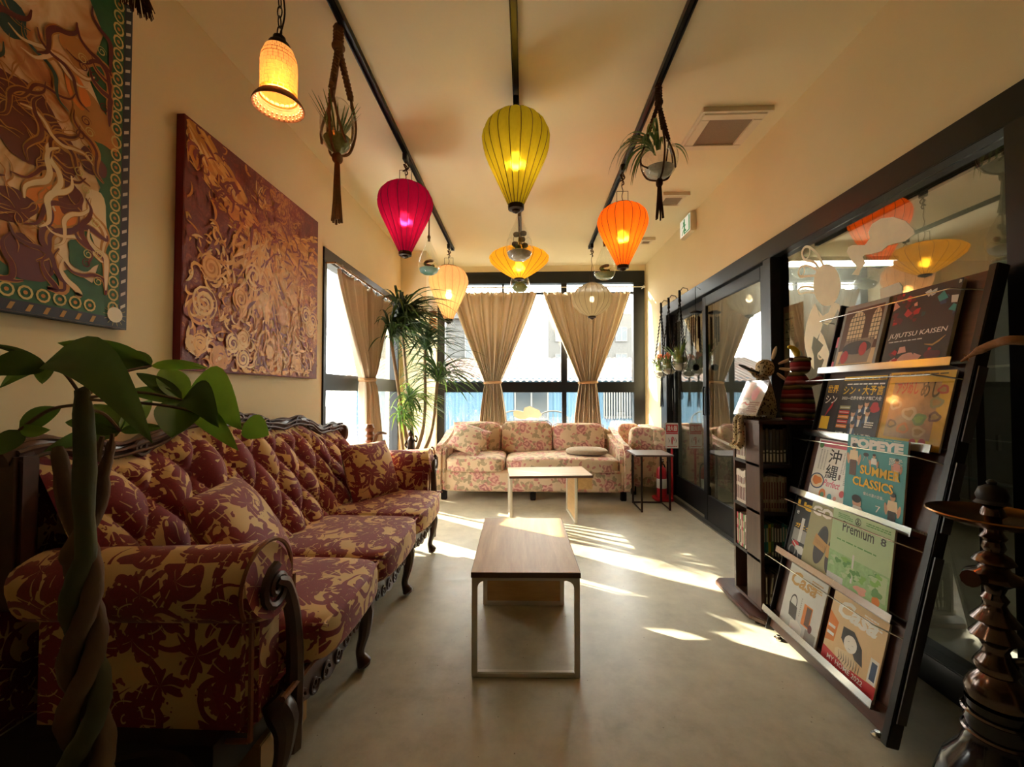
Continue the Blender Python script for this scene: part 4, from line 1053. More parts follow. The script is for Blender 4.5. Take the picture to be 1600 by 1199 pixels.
DROP = [(0, 0), (.45, .01), (.78, .06), (.96, .16), (1.0, .27), (.93, .4), (.74, .55), (.5, .7), (.3, .83), (.18, .93), (.14, 1)]
def drop(label, k, y, z0, z1, r, fill, kind, dx=0):
    o = thing('glass_terrarium', label, 'terrarium', (railx(k, y) + dx, y, z0), 'teardrop glass terrariums on the tracks')
    H = z1 - z0
    MB().lathe([(a * r, b * H) for a, b in DROP], 28).build('glass', CG, o, smooth=180)
    MB().lathe([(0, .006), (r * .5, .008), (r * .8, H * .08), (r * .9, H * .16), (r * .6, H * .2), (r * .2, H * .22), (0, H * .22)], 18).build('filling', M[fill], o, smooth=60)
    rr = random.Random(int(y * 100))
    if kind == 'round':
        for (x_, z_) in ((-.02, .55), (.03, .56), (.02, .42), (-.03, .34), (.04, .33), (-.01, .28)):
            MB().rbox((x_, rr.uniform(-.02, .02), z_ * H), (.05, .02, .04), 2.2, 5).build('leaf', M['succulent'], o)
        MB().tube([(0, 0, .2 * H), (.012, 0, .4 * H), (-.004, 0, .6 * H)], .003, 5).build('stem', M['bark'], o)
    else:
        MB().tube([(.04 * cos(a * .5) * (1 - a * .02), .03 * sin(a * .5), .24 * H + .004 * a) for a in range(14)], .014, 7).build('driftwood', M['cork'], o)
    for q in range(9):
        a = q * .7 + rr.random(); mb = blade(MB(), (.01 * cos(a), .01 * sin(a), .18 * H), (cos(a) * .7, sin(a) * .7, .8), .075, .005, .9)
        mb.build('leaf', M['leaf_pale'] if q % 2 else M['leaf'], o)
    zt_ = ZC - .036 - z0
    MB().tube([(0, 0, H * .92), (0, 0, H + .03), (0, 0, zt_)], [.012, .007, .007], 6).build('rope', M['jute'], o)
    MB().rbox((0, 0, H + .01), (.03, .03, .045), 2.2, 5).build('rope_knot', M['jute'], o)
    return o
drop('teardrop glass terrarium with teal sand and driftwood hanging behind the magenta lantern', 'l', 3.78, 2.235, 2.575, .098, 'teal_sand', 'wood', -.03)
drop('teardrop glass terrarium with round dark leaves hanging behind the olive lantern', 'c', 3.0, 2.11, 2.46, .098, 'pebble', 'round', .01)
drop('teardrop glass terrarium with moss on a brown cord behind the orange lantern', 'r', 3.9, 2.21, 2.55, .1, 'moss', 'wood', -.01)
gb = thing('glass_globe', 'round glass globe planter hanging behind the yellow saucer lantern', 'terrarium', (railx('c', 4.2), 4.2, 2.165))
MB().lathe([(.098 * sin(pi * k / 16), .098 - .098 * cos(pi * k / 16)) for k in range(15)], 28).build('glass', CG, gb, smooth=180)
MB().lathe([(0, .01), (.06, .02), (.08, .06), (.05, .085), (0, .09)], 16).build('moss_bed', M['moss'], gb, smooth=60)
for q in range(8): blade(MB(), (0, 0, .08), (cos(q * .8), sin(q * .8), .9), .09, .008, .8).build('leaf', M['leaf'], gb)
MB().tube([(0, 0, .19), (0, 0, ZC - .036 - 2.165)], .004, 5).build('rope', M['jute'], gb)

def rope(a, b, r, m, name, par, knots=14, sag=0):
    a, b = V(a), V(b); n = knots * 4
    return MB().tube([a.lerp(b, k / n) + V((r * .5 * cos(k * 1.57), r * .5 * sin(k * 1.57), 0)) for k in range(n + 1)], [r * (1 + .35 * sin(k * 1.57)) for k in range(n + 1)], 6).build(name, m, par)
def macrame(label, x, y, ztop, zb, zbot, zend, r, m, leafkind, cords=3, group='macrame plant hangers', spread=.1, strands=9, thick=.007, flower=None, glass='clear_glass'):
    o = thing('macrame_planter', label, 'plant hanger', (x, y, zend), group)
    T_, B_, b_ = ztop - zend, zb - zend, zbot - zend; rr = random.Random(int(x * 1000 + y * 77))
    rope((0, 0, T_), (0, 0, T_ - .09), thick * 1.6, m, 'top_loop', o, 6)
    MB().rbox((0, 0, T_ - .1), (thick * 5, thick * 5, .035), 2.4, 5).build('knot', m, o)
    for k in range(cords):
        a = 2 * pi * k / cords + .5; e = V((r * 1.02 * cos(a), r * 1.02 * sin(a), (B_ + b_) / 2 + r * .25))
        q = V((r * .75 * cos(a), r * .75 * sin(a), B_ + r * .35))
        rope((0, 0, T_ - .1), q, thick, m, 'cord', o, 13)
        MB().tube(bez([q, e, (r * .7 * cos(a), r * .7 * sin(a), b_ + r * .25), (0, 0, b_ - .012)], 6), thick * .55, 6).build('cradle_cord', m, o)
        MB().tube(bez([q, (r * 1.0 * cos(a + .5), r * 1.0 * sin(a + .5), (B_ + b_) / 2), (r * .85 * cos(a + 1.05), r * .85 * sin(a + 1.05), b_ + r * .4)], 6), thick * .5, 6).build('cradle_cord', m, o)
    hb = B_ - b_
    MB().lathe([(r * sin(pi * (.04 + .78 * k / 14)), b_ + hb * (1 - cos(pi * (.04 + .78 * k / 14))) / (1 - cos(pi * .82))) for k in range(15)], 26).build('glass_bowl', M[glass], o, smooth=180)
    MB().lathe([(0, b_ + .008), (r * .55, b_ + hb * .1), (r * .8, b_ + hb * .28), (r * .5, b_ + hb * .36), (0, b_ + hb * .4)], 16).build('filling', M['pebble'] if leafkind != 'grass' else M['moss'], o, smooth=60)
    MB().rbox((0, 0, b_ - .02), (thick * 4, thick * 4, .05), 2.4, 5).build('knot', m, o)
    for k in range(strands):
        a = 2 * pi * k / strands; s_ = .012 + .014 * rr.random()
        MB().tube([(.006 * cos(a), .006 * sin(a), b_ - .03), (.011 * cos(a), .011 * sin(a), b_ * .5), (s_ * cos(a + .4), s_ * sin(a + .4), .02 * rr.random())], thick * .5, 5).build('tassel_strand', m, o)
    return o, b_, hb, rr
o, b_, hb, rr = macrame('brown jute macrame hanger holding a clear bowl with spiky air plant by left wall', railx('l', 1.86) - .02, 1.86, ZC - .034, 2.49, 2.25, 1.925, .077, M['jute'], 'grass', strands=11, thick=.0115)
for k in range(22):
    a = k * 2.4; blade(MB(), (.02 * cos(a), .02 * sin(a), b_ + hb * .3), (cos(a) * .5, sin(a) * .5, 1), .13 + .07 * rr.random(), .004, .35).build('leaf', M['leaf'] if k % 3 else M['leaf_pale'], o)
o, b_, hb, rr = macrame('dark brown macrame hanger holding a smoky glass bowl with trailing strap leaves', railx('r', 2.29), 2.29, ZC - .034, 2.52, 2.325, 2.10, .1, M['dark_jute'], 'spider', strands=9, thick=.0092)
for k in range(34):
    a = rr.uniform(1.9, 4.4) if k % 8 else rr.uniform(0, 6.28)
    blade(MB(), (.03 * cos(a), .03 * sin(a), b_ + hb * .75), (cos(a) * .55, sin(a) * .5, 1.0 + .5 * rr.random()), (.24 + .16 * rr.random()) * (1 if k % 8 else .55), .006, 4.2, 10).build('leaf', M['leaf'] if k % 3 else M['leaf_pale'], o)
# three black hangers hooked over the door head
for i, (y, zt_, zb, zbt, ze, lab) in enumerate(((4.72, 2.16, 1.52, 1.32, .98, 'black macrame hanger with orange flowers hooked on the end of the door frame'), (4.47, 2.16, 1.52, 1.34, .99, 'black macrame hanger with mixed greenery between two other hangers on the door frame'), (4.15, 2.16, 1.57, 1.36, 1.08, 'black macrame hanger with tall leafy stems hooked on the door frame beside wind chime'))):
    o, b_, hb, rr = macrame(lab, 1.505, y, zt_, zb, zbt, ze, .088, M['black_cord'], 'x', group='black macrame hangers on the glass door frame', strands=8, thick=.006)
    MB().tube([(0, 0, zt_ - ze - .01), (.03, 0, zt_ - ze + .03), (.075, 0, zt_ - ze + .02), (.085, 0, zt_ - ze - .01)], .006, 6).build('hook', M['chrome'], o)
    for k in range(16):
        a = k * 2.4; cx_ = cos(a) if cos(a) < 0 else .12 * cos(a); blade(MB(), (.03 * cx_ - .012, .03 * sin(a), b_ + hb * .5), (cx_ * .7, sin(a) * .7, 1), .13 + .08 * rr.random() + (.06 if i == 2 else 0), .009, .7).build('leaf', M['leaf_pale'] if k % 2 else M['leaf'], o)
    if i < 2:
        for k in range(9 if i == 0 else 4):
            a = k * 2.4; MB().rbox((.055 * cos(a) * (k % 3) / 2, .055 * sin(a) * (k % 3) / 2, b_ + hb * 1.0 + .05 * rr.random()), (.05, .05, .045), 2.2, 5, lambda p: p * (1 + .18 * sin(p.x * 400) * sin(p.y * 400))).build('flower', M['orange_flower'], o)
    MB().rbox((0, 0, b_ + hb * .55), (.12, .12, .07), 2.2, 6).build('foliage_mound', M['moss'], o)
wc = thing('wind_chime', 'dark metal wind chime hanging beside the glass door edge', 'wind chime', (1.53, 3.83, 1.34))
MB().tube([(.046, 0, .75), (.0, 0, .78), (0, 0, .62)], .003, 5).build('hook', M['black_metal'], wc)
MB().lathe([(0, .53), (.05, .53), (.055, .54), (.03, .555), (0, .56)], 16).build('disc', M['black_metal'], wc)
MB().tube([(0, 0, .62), (0, 0, .02)], .002, 4).build('line', M['black_cord'], wc)
for k in range(5):
    a = 2 * pi * k / 5; MB().tube([(.035 * cos(a), .035 * sin(a), .5), (.035 * cos(a), .035 * sin(a), .18 + .03 * k)], .007, 8).build('chime_tube', M['pewter'], wc)
    MB().tube([(.035 * cos(a), .035 * sin(a), .53), (.035 * cos(a), .035 * sin(a), .5)], .0015, 4).build('line', M['black_cord'], wc)
MB().rbox((0, 0, .04), (.06, .02, .06), 2.4, 6).build('wind_catcher', M['black_metal'], wc)

# ------------------------------------------------------------------ curtains
def linen():
    t = T('linen'); v = t.mapping(t.coord(), (60, 60, 6)); n = t.noise(v, 4, 4)
    c = t.mix(E(t.nt, n.outputs[0]), lin((202, 184, 158)), lin((222, 206, 182)))
    d = t.N('BsdfDiffuse'); t.L(c, d.inputs[0]); tr = t.N('BsdfTranslucent'); t.L(c, tr.inputs[0])
    m = t.N('MixShader'); m.inputs[0].default_value = .17; t.L(d.outputs[0], m.inputs[1]); t.L(tr.outputs[0], m.inputs[2]); t.L(m.outputs[0], t.out.inputs[0])
    return t.m
LN = linen()
def curtain(label, org, along, out, t0, t1, zt, tie, ztie, wtie, b0, b1, zb, seed, pleats=15):
    org, along, out = V(org), V(along), V(out)
    o = thing('curtain', label, 'curtain', org + along * tie + V((0, 0, zb)), 'linen curtains tied back')
    rr = random.Random(seed); ph = [rr.uniform(-.5, .5) for _ in range(40)]
    def pt(u, v):
        z = zt + (zb - zt) * v; vt = (zt - ztie) / (zt - zb)
        if v < vt:
            s_ = v / vt; e = s_ ** 1.12; a, b = t0 + (tie - wtie / 2 - t0) * e, t1 + (tie + wtie / 2 - t1) * e; bulge = .03 * sin(pi * s_)
        else:
            s_ = (v - vt) / (1 - vt); e = s_ ** .75; a, b = tie - wtie / 2 + (b0 - tie + wtie / 2) * e, tie + wtie / 2 + (b1 - tie - wtie / 2) * e
        width = b - a
        k = u * pleats; w_ = ph[int(k) % 40] * .25
        amp = .024 + .02 * (1 - min(1, width / 1.0)) + .008 * ph[int(k * 1.7) % 40]
        x = a + width * (u + .012 * sin(2 * pi * (k * .5 + w_)) * min(1, width * 2))
        squeeze = math.exp(-((z - ztie) / .05) ** 2)
        ruff = .012 * sin(9 * u * pleats + seed) if v < .02 else 0
        y = amp * sin(2 * pi * k + 1.5 * w_) * (1 - .35 * squeeze) + .016 * sin(2 * pi * k * .37 + seed)
        return org + along * x + out * y + V((0, 0, z + (.012 * sin(2 * pi * k * 1.3) if v == 0 else 0)))
    MB().grid(pt, pleats * 14, 44).build('cloth', LN, o, world=True, smooth=180, solid=.002)
    q = [org + along * (tie + (wtie / 2 + .012) * cos(a)) + out * (.062 * sin(a)) + V((0, 0, ztie + .006 * cos(a))) for a in [2 * pi * k / 28 for k in range(28)]]
    MB().tube(q, .012, 6, closed=True, flat=1.6).build('tieback', mat('tieback_cord', (170, 132, 92), .8, 0, .3, 90), o, world=True)
    n = 9
    for k in range(n):
        p = org + along * (t0 + (t1 - t0) * (k + .5) / n)
        MB().tube([p + V((0, 0, zt + ROD - .016)), p + out * .012 + V((0, 0, zt + ROD * .5)), p + V((0, 0, zt - .02))], .0025, 4).build('curtain_hook', M['chrome'], o, world=True)
        MB().tube([p + out * (.016 * cos(a)) + V((0, 0, zt + ROD + .016 * sin(a))) for a in [2 * pi * j / 10 for j in range(10)]], .002, 4, closed=True).build('curtain_ring', M['chrome'], o, world=True)
ROD = .07
curtain('beige linen curtain tied at the waist hanging behind the cream lantern', (0, 5.52, 0), (1, 0, 0), (0, -1, 0), -1.02, .13, 2.49, -.46, 1.285, .2, -.70, -.2, .12, 1, 15)
curtain('beige linen curtain tied at the waist hanging behind the grey round lantern', (0, 5.52, 0), (1, 0, 0), (0, -1, 0), .2, 1.37, 2.481, .80, 1.285, .22, .54, 1.02, .12, 2, 15)
rd = thing('curtain_rod', 'thin white curtain rod across the top of the back window', 'curtain rod', (.2, 5.52, 2.55))
MB().tube([(-1.38, 0, 0.01), (1.34, 0, 0)], .008, 8).build('rod', M['white_metal'], rd)
for x in (-1.38, 1.34): MB().tube([(x, 0, .003), (x, .12, .003)], .007, 6).build('bracket', M['white_metal'], rd); MB().rbox((x, 0, .004), (.035, .035, .035), 2.2, 5).build('finial', M['white_metal'], rd)
ROD = .04
curtain('beige linen curtain tied at the waist at the side window behind the sofa', (-1.46, 0, 0), (0, 1, 0), (1, 0, 0), 3.13, 4.45, 2.10, 3.75, 1.27, .2, 3.69, 4.2, .2, 3, 15)
rd = thing('curtain_rod', 'thin brass curtain rod across the top of the side window', 'curtain rod', (-1.46, 3.95, 2.14))
MB().tube([(0, -.86, 0), (0, .92, 0)], .008, 8).build('rod', M['brass'], rd)
for y in (-.86, .92): MB().tube([(0, y, 0), (-.075, y, 0)], .007, 6).build('bracket', M['brass'], rd)

# ------------------------------------------------------------------ paintings on the left wall
def curve2(pts, n=6): return [(p.x, p.y) for p in bez([(*q, 0) for q in pts], n)]
X0 = XL + .035
pt_ = thing('canvas_painting', 'square canvas of a golden phoenix-like bird on burgundy above the damask sofa', 'painting', (XL + .003, 2.335, 1.25))
MB().bb((0, -.585, 0), (.035, .585, 1.13)).build('canvas_edge', mat('canvas_red', (112, 14, 26), .6), pt_)
t = T('phoenix_ground'); c = t.coord()
a = E(t.nt, t.noise(c, 5, 6, .65, 1.5).outputs[0]); b = E(t.nt, t.noise(c, 19, 5, .7, 3).outputs[0])
sp_ = t.N('SeparateXYZ'); t.L(c, sp_.inputs[0]); gy, gz = E(t.nt, sp_.outputs[1]), E(t.nt, sp_.outputs[2])
heart = 1 - ((gy - .12).abs() * 1.1 + (gz - .42).abs() * .75)
f_ = a * .36 + b * .38 + heart * .27 - .02
t.col(t.ramp(f_, (.37, lin((116, 40, 34))), (.45, lin((146, 62, 42))), (.50, lin((196, 122, 58))), (.57, lin((224, 166, 94))))); t.set(Roughness=.5); t.bump(b, .6, .004)
MB().bb((.0345, -.58, .005), (.036, .58, 1.125)).build('painted_ground', t.m, pt_, smooth=0)
pf = Flat(pt_, (XL + .0395, 0, 0), (0, 1, 0), (0, 0, 1), 1, 1, .0007)
G = [mat('paint_gold', (206, 134, 48), .45, .1, .2, 40), mat('paint_amber', (226, 164, 80), .45, .1, .2, 40), mat('paint_light', (236, 192, 124), .5, .05, .2, 40), mat('paint_wine', (132, 48, 36), .5, 0, .25, 40)]
def w2(px, py):
    p = pix(px, py, X=XL + .036); return (p.y, p.z)
rp = random.Random(11)
def clipc(p): return (min(max(p[0], 1.765), 2.905), min(max(p[1], 1.265), 2.365))
def plume(a, ang, L, w, m, lv, bend=.3):
    pts = []; x, y = a
    for k in range(7):
        pts.append(clipc((x, y))); x += cos(ang) * L / 6; y += sin(ang) * L / 6; ang += bend / 6
    pf.stroke(pts, w, m, lv, 'feathers')
body = w2(409, 360); lw = w2(314, 228); rw = w2(482, 372)
for i in range(340):
    s_ = i / 340; q = rp.random()
    bx_, by_ = body[0] + (lw[0] - body[0]) * s_, body[1] + (lw[1] - body[1]) * s_ + .05 * sin(pi * s_)
    plume((bx_ + rp.uniform(-.03, .03), by_ - q * .24 * (1 - .4 * s_)), radians(128 + 30 * (1 - s_) + rp.uniform(-14, 14)), rp.uniform(.08, .17), rp.uniform(.014, .034), G[rp.choice((0, 0, 0, 1, 1, 1, 2, 3))], 1 + i % 5, .35)
for i in range(220):
    s_ = i / 220; q = rp.random()
    bx_, by_ = body[0] + (rw[0] - body[0]) * s_, body[1] + (rw[1] - body[1]) * s_
    plume((bx_ + rp.uniform(-.03, .03), by_ - q * .22 * (.6 + .4 * s_)), radians(30 - 75 * rp.random() * (1 - .3 * s_)), rp.uniform(.08, .17), rp.uniform(.014, .034), G[rp.choice((0, 0, 1, 1, 3))], 1 + i % 5, -.3)
for i in range(230):
    plume((body[0] + rp.gauss(0, .07), body[1] - .35 * rp.random()), radians(-92 + rp.gauss(0, 30)), rp.uniform(.12, .34), rp.uniform(.01, .026), G[rp.choice((0, 1, 1, 2, 3))], 1 + i % 6, rp.uniform(-.6, .6))
hd = w2(407, 318)
for i in range(26): plume((hd[0] + rp.gauss(0, .02), hd[1] + rp.gauss(0, .03)), radians(rp.uniform(30, 150)), rp.uniform(.03, .1), .01, G[rp.choice((0, 1, 2))], 3 + i % 4, rp.uniform(-1, 1))
for i in range(22):
    cx, cy = 1.8 + 1.07 * rp.random(), 1.30 + .5 * rp.random() ** 1.2; r0 = rp.uniform(.03, .085); m_ = G[rp.choice((1, 2, 2, 1, 0))]; fl_ = rp.choice((-1, 1)); a0 = rp.random() * 6
    if abs(cx - body[0]) > .4 and cy > 1.7: continue
    pf.ell(cx, cy, r0 * .9, r0 * .9, G[3] if i % 2 else G[0], 5, 'roses', wob=.12)
    pf.stroke([clipc((cx + r0 * (1 - k / 34) * cos(a0 + fl_ * k * .55), cy + r0 * (1 - k / 34) * sin(a0 + fl_ * k * .55))) for k in range(30)], .017, m_, 6 + i % 3, 'roses', True, .4)
for i in range(760):
    a_ = rp.random() * 6.28; x_, y_ = 1.78 + 1.1 * rp.random(), 1.28 + 1.06 * rp.random() ** 1.5
    plume((x_, y_), a_, rp.uniform(.04, .11), rp.uniform(.009, .02), G[rp.choice((1, 2, 0, 1, 3) if y_ < 1.95 else (3, 3, 3, 0, 3))], 2 + i % 4, rp.uniform(-4, 4))
pf.done()

p2_ = thing('canvas_painting', 'tall painting of swirling red flowers with a green ringed border near the tree', 'painting', (XL + .003, 1.0, 1.386))
MB().bb((0, -.55, 0), (.03, .51, 1.25)).build('canvas_edge', ink('navy'), p2_)
t = T('swirl_ground'); c = t.coord(); n = t.noise(c, 3.2, 4, .55, 1.2)
t.col(t.ramp(n.outputs[0], (.34, lin((150, 84, 44))), (.43, lin((194, 132, 74))), (.5, lin((222, 184, 134))), (.58, lin((238, 212, 176))))); t.set(Roughness=.5)
MB().bb((.0295, -.545, .004), (.031, .506, 1.246)).build('painted_ground', t.m, p2_, smooth=0)
pf = Flat(p2_, (XL + .0345, 0, 0), (0, 1, 0), (0, 0, 1), 1, 1, .0007)
Y1_, Zb = 1.506, 1.39
gp, gd = mat('paint_green', (34, 96, 62), .5, 0, .3, 25), mat('paint_deep_teal', (24, 66, 70), .5, 0, .3, 25)
pf.poly([(Y1_ - .17, Zb)] + [(Y1_ - .13 + .03 * sin(k * 2.1), Zb + .12 + 1.1 * k / 12) for k in range(13)] + [(Y1_, Zb + 1.22), (Y1_, Zb)], gp, 1, 'border')
pf.poly([(.46, Zb), (Y1_ - .1, Zb)] + [(Y1_ - .12 - .92 * k / 12, Zb + .14 + .03 * sin(k * 1.9)) for k in range(13)], gp, 1, 'border')
pf.rect(Y1_ - .03, Zb, Y1_, Zb + 1.23, ink('navy'), 2, 'border').rect(.46, Zb, Y1_, Zb + .035, ink('navy'), 2, 'border')
for k in range(26):
    z = Zb + .07 + .047 * k
    pf.ring(Y1_ - .052, z, .017, .006, mat('paint_ring', (206, 190, 120), .5), 3, 'ring_motif', 10, 1.15); pf.ell(Y1_ - .052, z, .006, .006, ink('ochre'), 3, 'ring_motif')
    pf.poly([(Y1_ - .024, z), (Y1_ - .006, z + .012), (Y1_ - .006, z + .024), (Y1_ - .024, z + .012)], ink('lgrey'), 3, 'border')
for k in range(20):
    y = .5 + .046 * k
    pf.ring(y, Zb + .062, .017, .006, M['paint_ring'], 3, 'ring_motif', 10, 1.1); pf.ell(y, Zb + .062, .006, .006, ink('ochre'), 3, 'ring_motif')
    pf.poly([(y, Zb + .006), (y + .012, Zb + .006), (y + .022, Zb + .028), (y + .01, Zb + .028)], ink('gold'), 3, 'border')
pf.ell(Y1_ - .045, Zb + .045, .028, .028, mat('paint_silver', (236, 228, 206), .35), 5, 'sun_disc', n=24)
for k in range(14): a_ = k * pi / 7; pf.stroke([(Y1_ - .045 + .028 * cos(a_), Zb + .045 + .028 * sin(a_)), (Y1_ - .045 + .042 * cos(a_), Zb + .045 + .042 * sin(a_))], .005, M['paint_ring'], 5, 'sun_disc')
mar, cre, och, org_ = ink('maroon'), ink('cream'), ink('ochre'), ink('orange')
rq = random.Random(5)
for (px, py, rx, ry, m_) in ((60, 210, .10, .13, mar), (20, 150, .07, .07, mar), (45, 405, .06, .075, mat('paint_plum', (96, 40, 52), .5)), (120, 80, .05, .05, och), (150, 190, .06, .09, och), (90, 330, .06, .09, org_), (110, 310, .04, .06, mar), (20, 320, .06, .05, mar), (145, 255, .04, .05, M['paint_plum']), (10, 20, .05, .06, gd), (130, 400, .05, .05, gp), (150, 340, .04, .1, cre), (120, 140, .035, .06, org_)):
    y, z = w2(px, py); pf.ell(y, z, rx, ry, m_, 2, 'blooms', rot=rq.random(), n=26, wob=.1)
for cx, cy, rr_ in ((60, 225, .12), (20, 160, .07), (25, 330, .06)):
    y, z = w2(cx, cy)
    for i in range(18):
        a_ = rq.random() * 6.28; d_ = rr_ * rq.random(); q = [(y + d_ * cos(a_), z + d_ * sin(a_))]
        for k in range(6): a_ += rq.uniform(-.9, .9); q.append((q[-1][0] + .022 * cos(a_), q[-1][1] + .022 * sin(a_)))
        pf.stroke(curve2(q, 3), .0045, och, 4, 'petal_line')
for i in range(44):
    px, py = rq.uniform(0, 150), rq.uniform(0, 450); a_ = radians(-90 + rq.gauss(0, 40)); y, z = w2(px, py); q = [(y, z)]; s_ = rq.choice((-1, 1))
    for k in range(7): a_ += s_ * .75 * sin(k * 1.3); q.append((q[-1][0] + .035 * cos(a_), q[-1][1] + .035 * sin(a_)))
    q = [(min(max(u_, .47), Y1_ - .08), max(v_, Zb + .09)) for u_, v_ in q]
    cc = rq.choice((mar, mar, M['paint_plum'], cre, cre, ink('tealdark') if py < 100 else mar))
    pf.stroke(curve2(q, 4), rq.uniform(.016, .032), och, 3, 'ribbon'); pf.stroke(curve2(q, 4), rq.uniform(.009, .02), cc, 4, 'ribbon')
for i in range(16):
    y, z = w2(rq.uniform(120, 165), rq.uniform(80, 470)); r0 = .018
    pf.stroke([(min(y + r0 * (1 - k / 22) * cos(k * .6), Y1_ - .07), max(z + r0 * (1 - k / 22) * sin(k * .6), Zb + .09)) for k in range(18)], .004, rq.choice((M['paint_ring'], mar)), 5, 'curl')
pf.done()
ts = thing('wall_tassel', 'shaggy dark brown fibre tassel hanging at the painting corner', 'wall hanging', (XL + .088, 1.44, 2.58))
MB().tube([(0, 0, .16), (-.03, 0, .25), (-.088, 0, .285)], .008, 6).build('cord', M['dark_jute'], ts)
MB().rbox((0, 0, .15), (.05, .1, .05), 2.4, 6).build('binding', M['dark_jute'], ts)
fb = MB()
for k in range(150):
    a_ = rq.random() * 6.28; r0 = .02 + .02 * rq.random(); fb.tube([(.02 * cos(a_), .045 * sin(a_), .15), (r0 * cos(a_), .06 * sin(a_), .07), (r0 * 1.3 * cos(a_) + .004, .075 * sin(a_) + rq.uniform(-.01, .01), rq.uniform(0, .035))], .0022, 3)
fb.build('fibre_strands', mat('tassel_brown', (70, 42, 24), .9, 0, .4, 60), ts)['kind'] = 'stuff'

# ------------------------------------------------------------------ braided money tree in front of the sofa
mt = thing('money_tree', 'tall braided-trunk money tree with broad drooping leaves in front of sofa arm', 'plant', (-.86, .84, 0))
def MTB(mb, name, m, par=None, **kw): return mb.build(name, m, par or mt, world=True, **kw)
YT = .84
def pp(px, py, Y): return pix(px, py, Y=Y)
base_p, mid_p, top_p = V((-.90, YT, .16)), pp(128, 860, YT), pp(129, 620, YT)
for k in range(3):
    ph = 2 * pi * k / 3; pts = []; rs = []
    for i in range(33):
        t_ = i / 32; c = base_p.lerp(mid_p, t_); a_ = ph + t_ * 4.6 * pi / 1.2
        amp = .036 * (1 - .6 * t_)
        pts.append(c + V((amp * cos(a_) * 1.25, amp * sin(a_) * .8, 0))); rs.append(.0215 - .005 * t_)
    if k == 0:
        e = [pp(131, 780, YT), pp(133, 715, YT), top_p, top_p + V((0, 0, .012))]; pts += e; rs += [.019, .017, .013, .004]
    elif k == 1:
        pts += [pp(108, 800, YT + .02), pp(98, 740, YT + .03), pp(90, 700, YT + .04)]; rs += [.017, .014, .01]
    else:
        pts += [pp(155, 790, YT + .03), pp(160, 745, YT + .04), pp(170, 712, YT + .05), pp(174, 690, YT + .05)]; rs += [.014, .011, .009, .006]
    MTB(MB().tube(bez(pts, 3), [rs[min(i // 3, len(rs) - 1)] * (1 + .05 * sin(i)) for i in range(3 * (len(pts) - 1) + 1)], 10), 'trunk', M['green_bark'] if k == 0 else M['brown_bark'], smooth=60)
for (a, b, r) in (((150, 720), (160, 682), .008), ((172, 705), (176, 678), .006)):
    MTB(MB().tube([pp(*a, YT + .03), pp(*b, YT + .03)], [r, r * .6], 6), 'twig', M['brown_bark'])
MTB(MB().lathe([(0, .02), (.13, .02), (.15, .05), (.17, .26), (.18, .27), (.175, .29), (.155, .29), (.15, .26), (0, .25)], 28, (-.90, YT, -.02)), 'pot', mat('pot_glaze', (40, 34, 32), .35))
MTB(MB().lathe([(.15, .235), (0, .245)], 20, (-.90, YT, -.02)), 'soil', mat('soil', (40, 30, 22), .95))
def leafmat(name, rgb, tr=.35):
    t = T(name); c = lin(rgb); n = t.noise(t.coord(), 14, 4)
    cc = t.mix(E(t.nt, n.outputs[0]), tuple(x * .7 for x in c), tuple(x * 1.3 for x in c)); t.col(cc); t.set(Roughness=.42)
    b_ = t.N('BsdfTranslucent'); t.L(cc, b_.inputs[0]); m_ = t.N('MixShader'); m_.inputs[0].default_value = tr
    t.L(t.b.outputs[0], m_.inputs[1]); t.L(b_.outputs[0], m_.inputs[2]); t.L(m_.outputs[0], t.out.inputs[0])
    return t.m
LM = [leafmat('money_leaf', (96, 130, 50)), leafmat('money_leaf_dark', (82, 108, 50)), leafmat('money_leaf_fresh', (126, 166, 56), .45)]
def leaf(a, Ya, b, Yb, wpx, bend=0.0, m=0, par=None, roll=.35):
    """leaflet from base pixel a (distance Ya) to tip pixel b (distance Yb); wpx its breadth"""
    A, B = pp(*a, Ya), pp(*b, Yb); d = B - A; L = d.length; dn = d.normalized()
    view = (A - CAMO).normalized(); side = dn.cross(view).normalized(); up = side.cross(dn).normalized()
    if up.z < 0: up = -up
    side = (side * cos(roll) + up.cross(side).cross(side) * 0 + up * sin(roll) * .6).normalized()
    wm = wpx / FPX * (Ya + Yb) / 2 / 2; n = 10; vs = []
    for k in range(n + 1):
        t_ = k / n; c = A + d * t_ + V((0, 0, 1)) * (bend * L * sin(pi * t_)) + up * .0
        ww = wm * (sin(pi * t_ ** .72) ** .8 if 0 < t_ < 1 else 0) + .0008
        fold = up * (ww * .22)
        vs += [c - side * ww + fold, c - side * ww * .5 + fold * .4, c - up * .002, c + side * ww * .5 + fold * .4, c + side * ww + fold]
    fs = []
    for k in range(n):
        for j in range(4): q = 5 * k + j; fs.append((q, q + 1, q + 6, q + 5))
    o = MTB(MB().add(vs, fs), 'leaf', LM[m], par, smooth=60)
    return o
def hub(a, Ya, stem_from, leaves):
    A, B = pp(*stem_from, YT), pp(*a, Ya)
    st_ = MTB(MB().tube(bez([A, A.lerp(B, .5) + V((0, 0, .015)), B], 6), [.0035] * 12 + [.0025], 6), 'petiole', M['brown_bark'])
    for (b, Yb, w, bend, m_) in leaves: leaf(a, Ya, b, Yb, w, bend, m_, st_)
hub((70, 568), .80, (127, 618), [((238, 692), .66, 74, .16, 1), ((-30, 585), .76, 42, .10, 1), ((0, 606), .86, 20, .05, 0), ((24, 581), .84, 9, 0, 0), ((66, 600), .84, 22, .0, 0), ((-20, 538), .8, 10, .05, 1)])
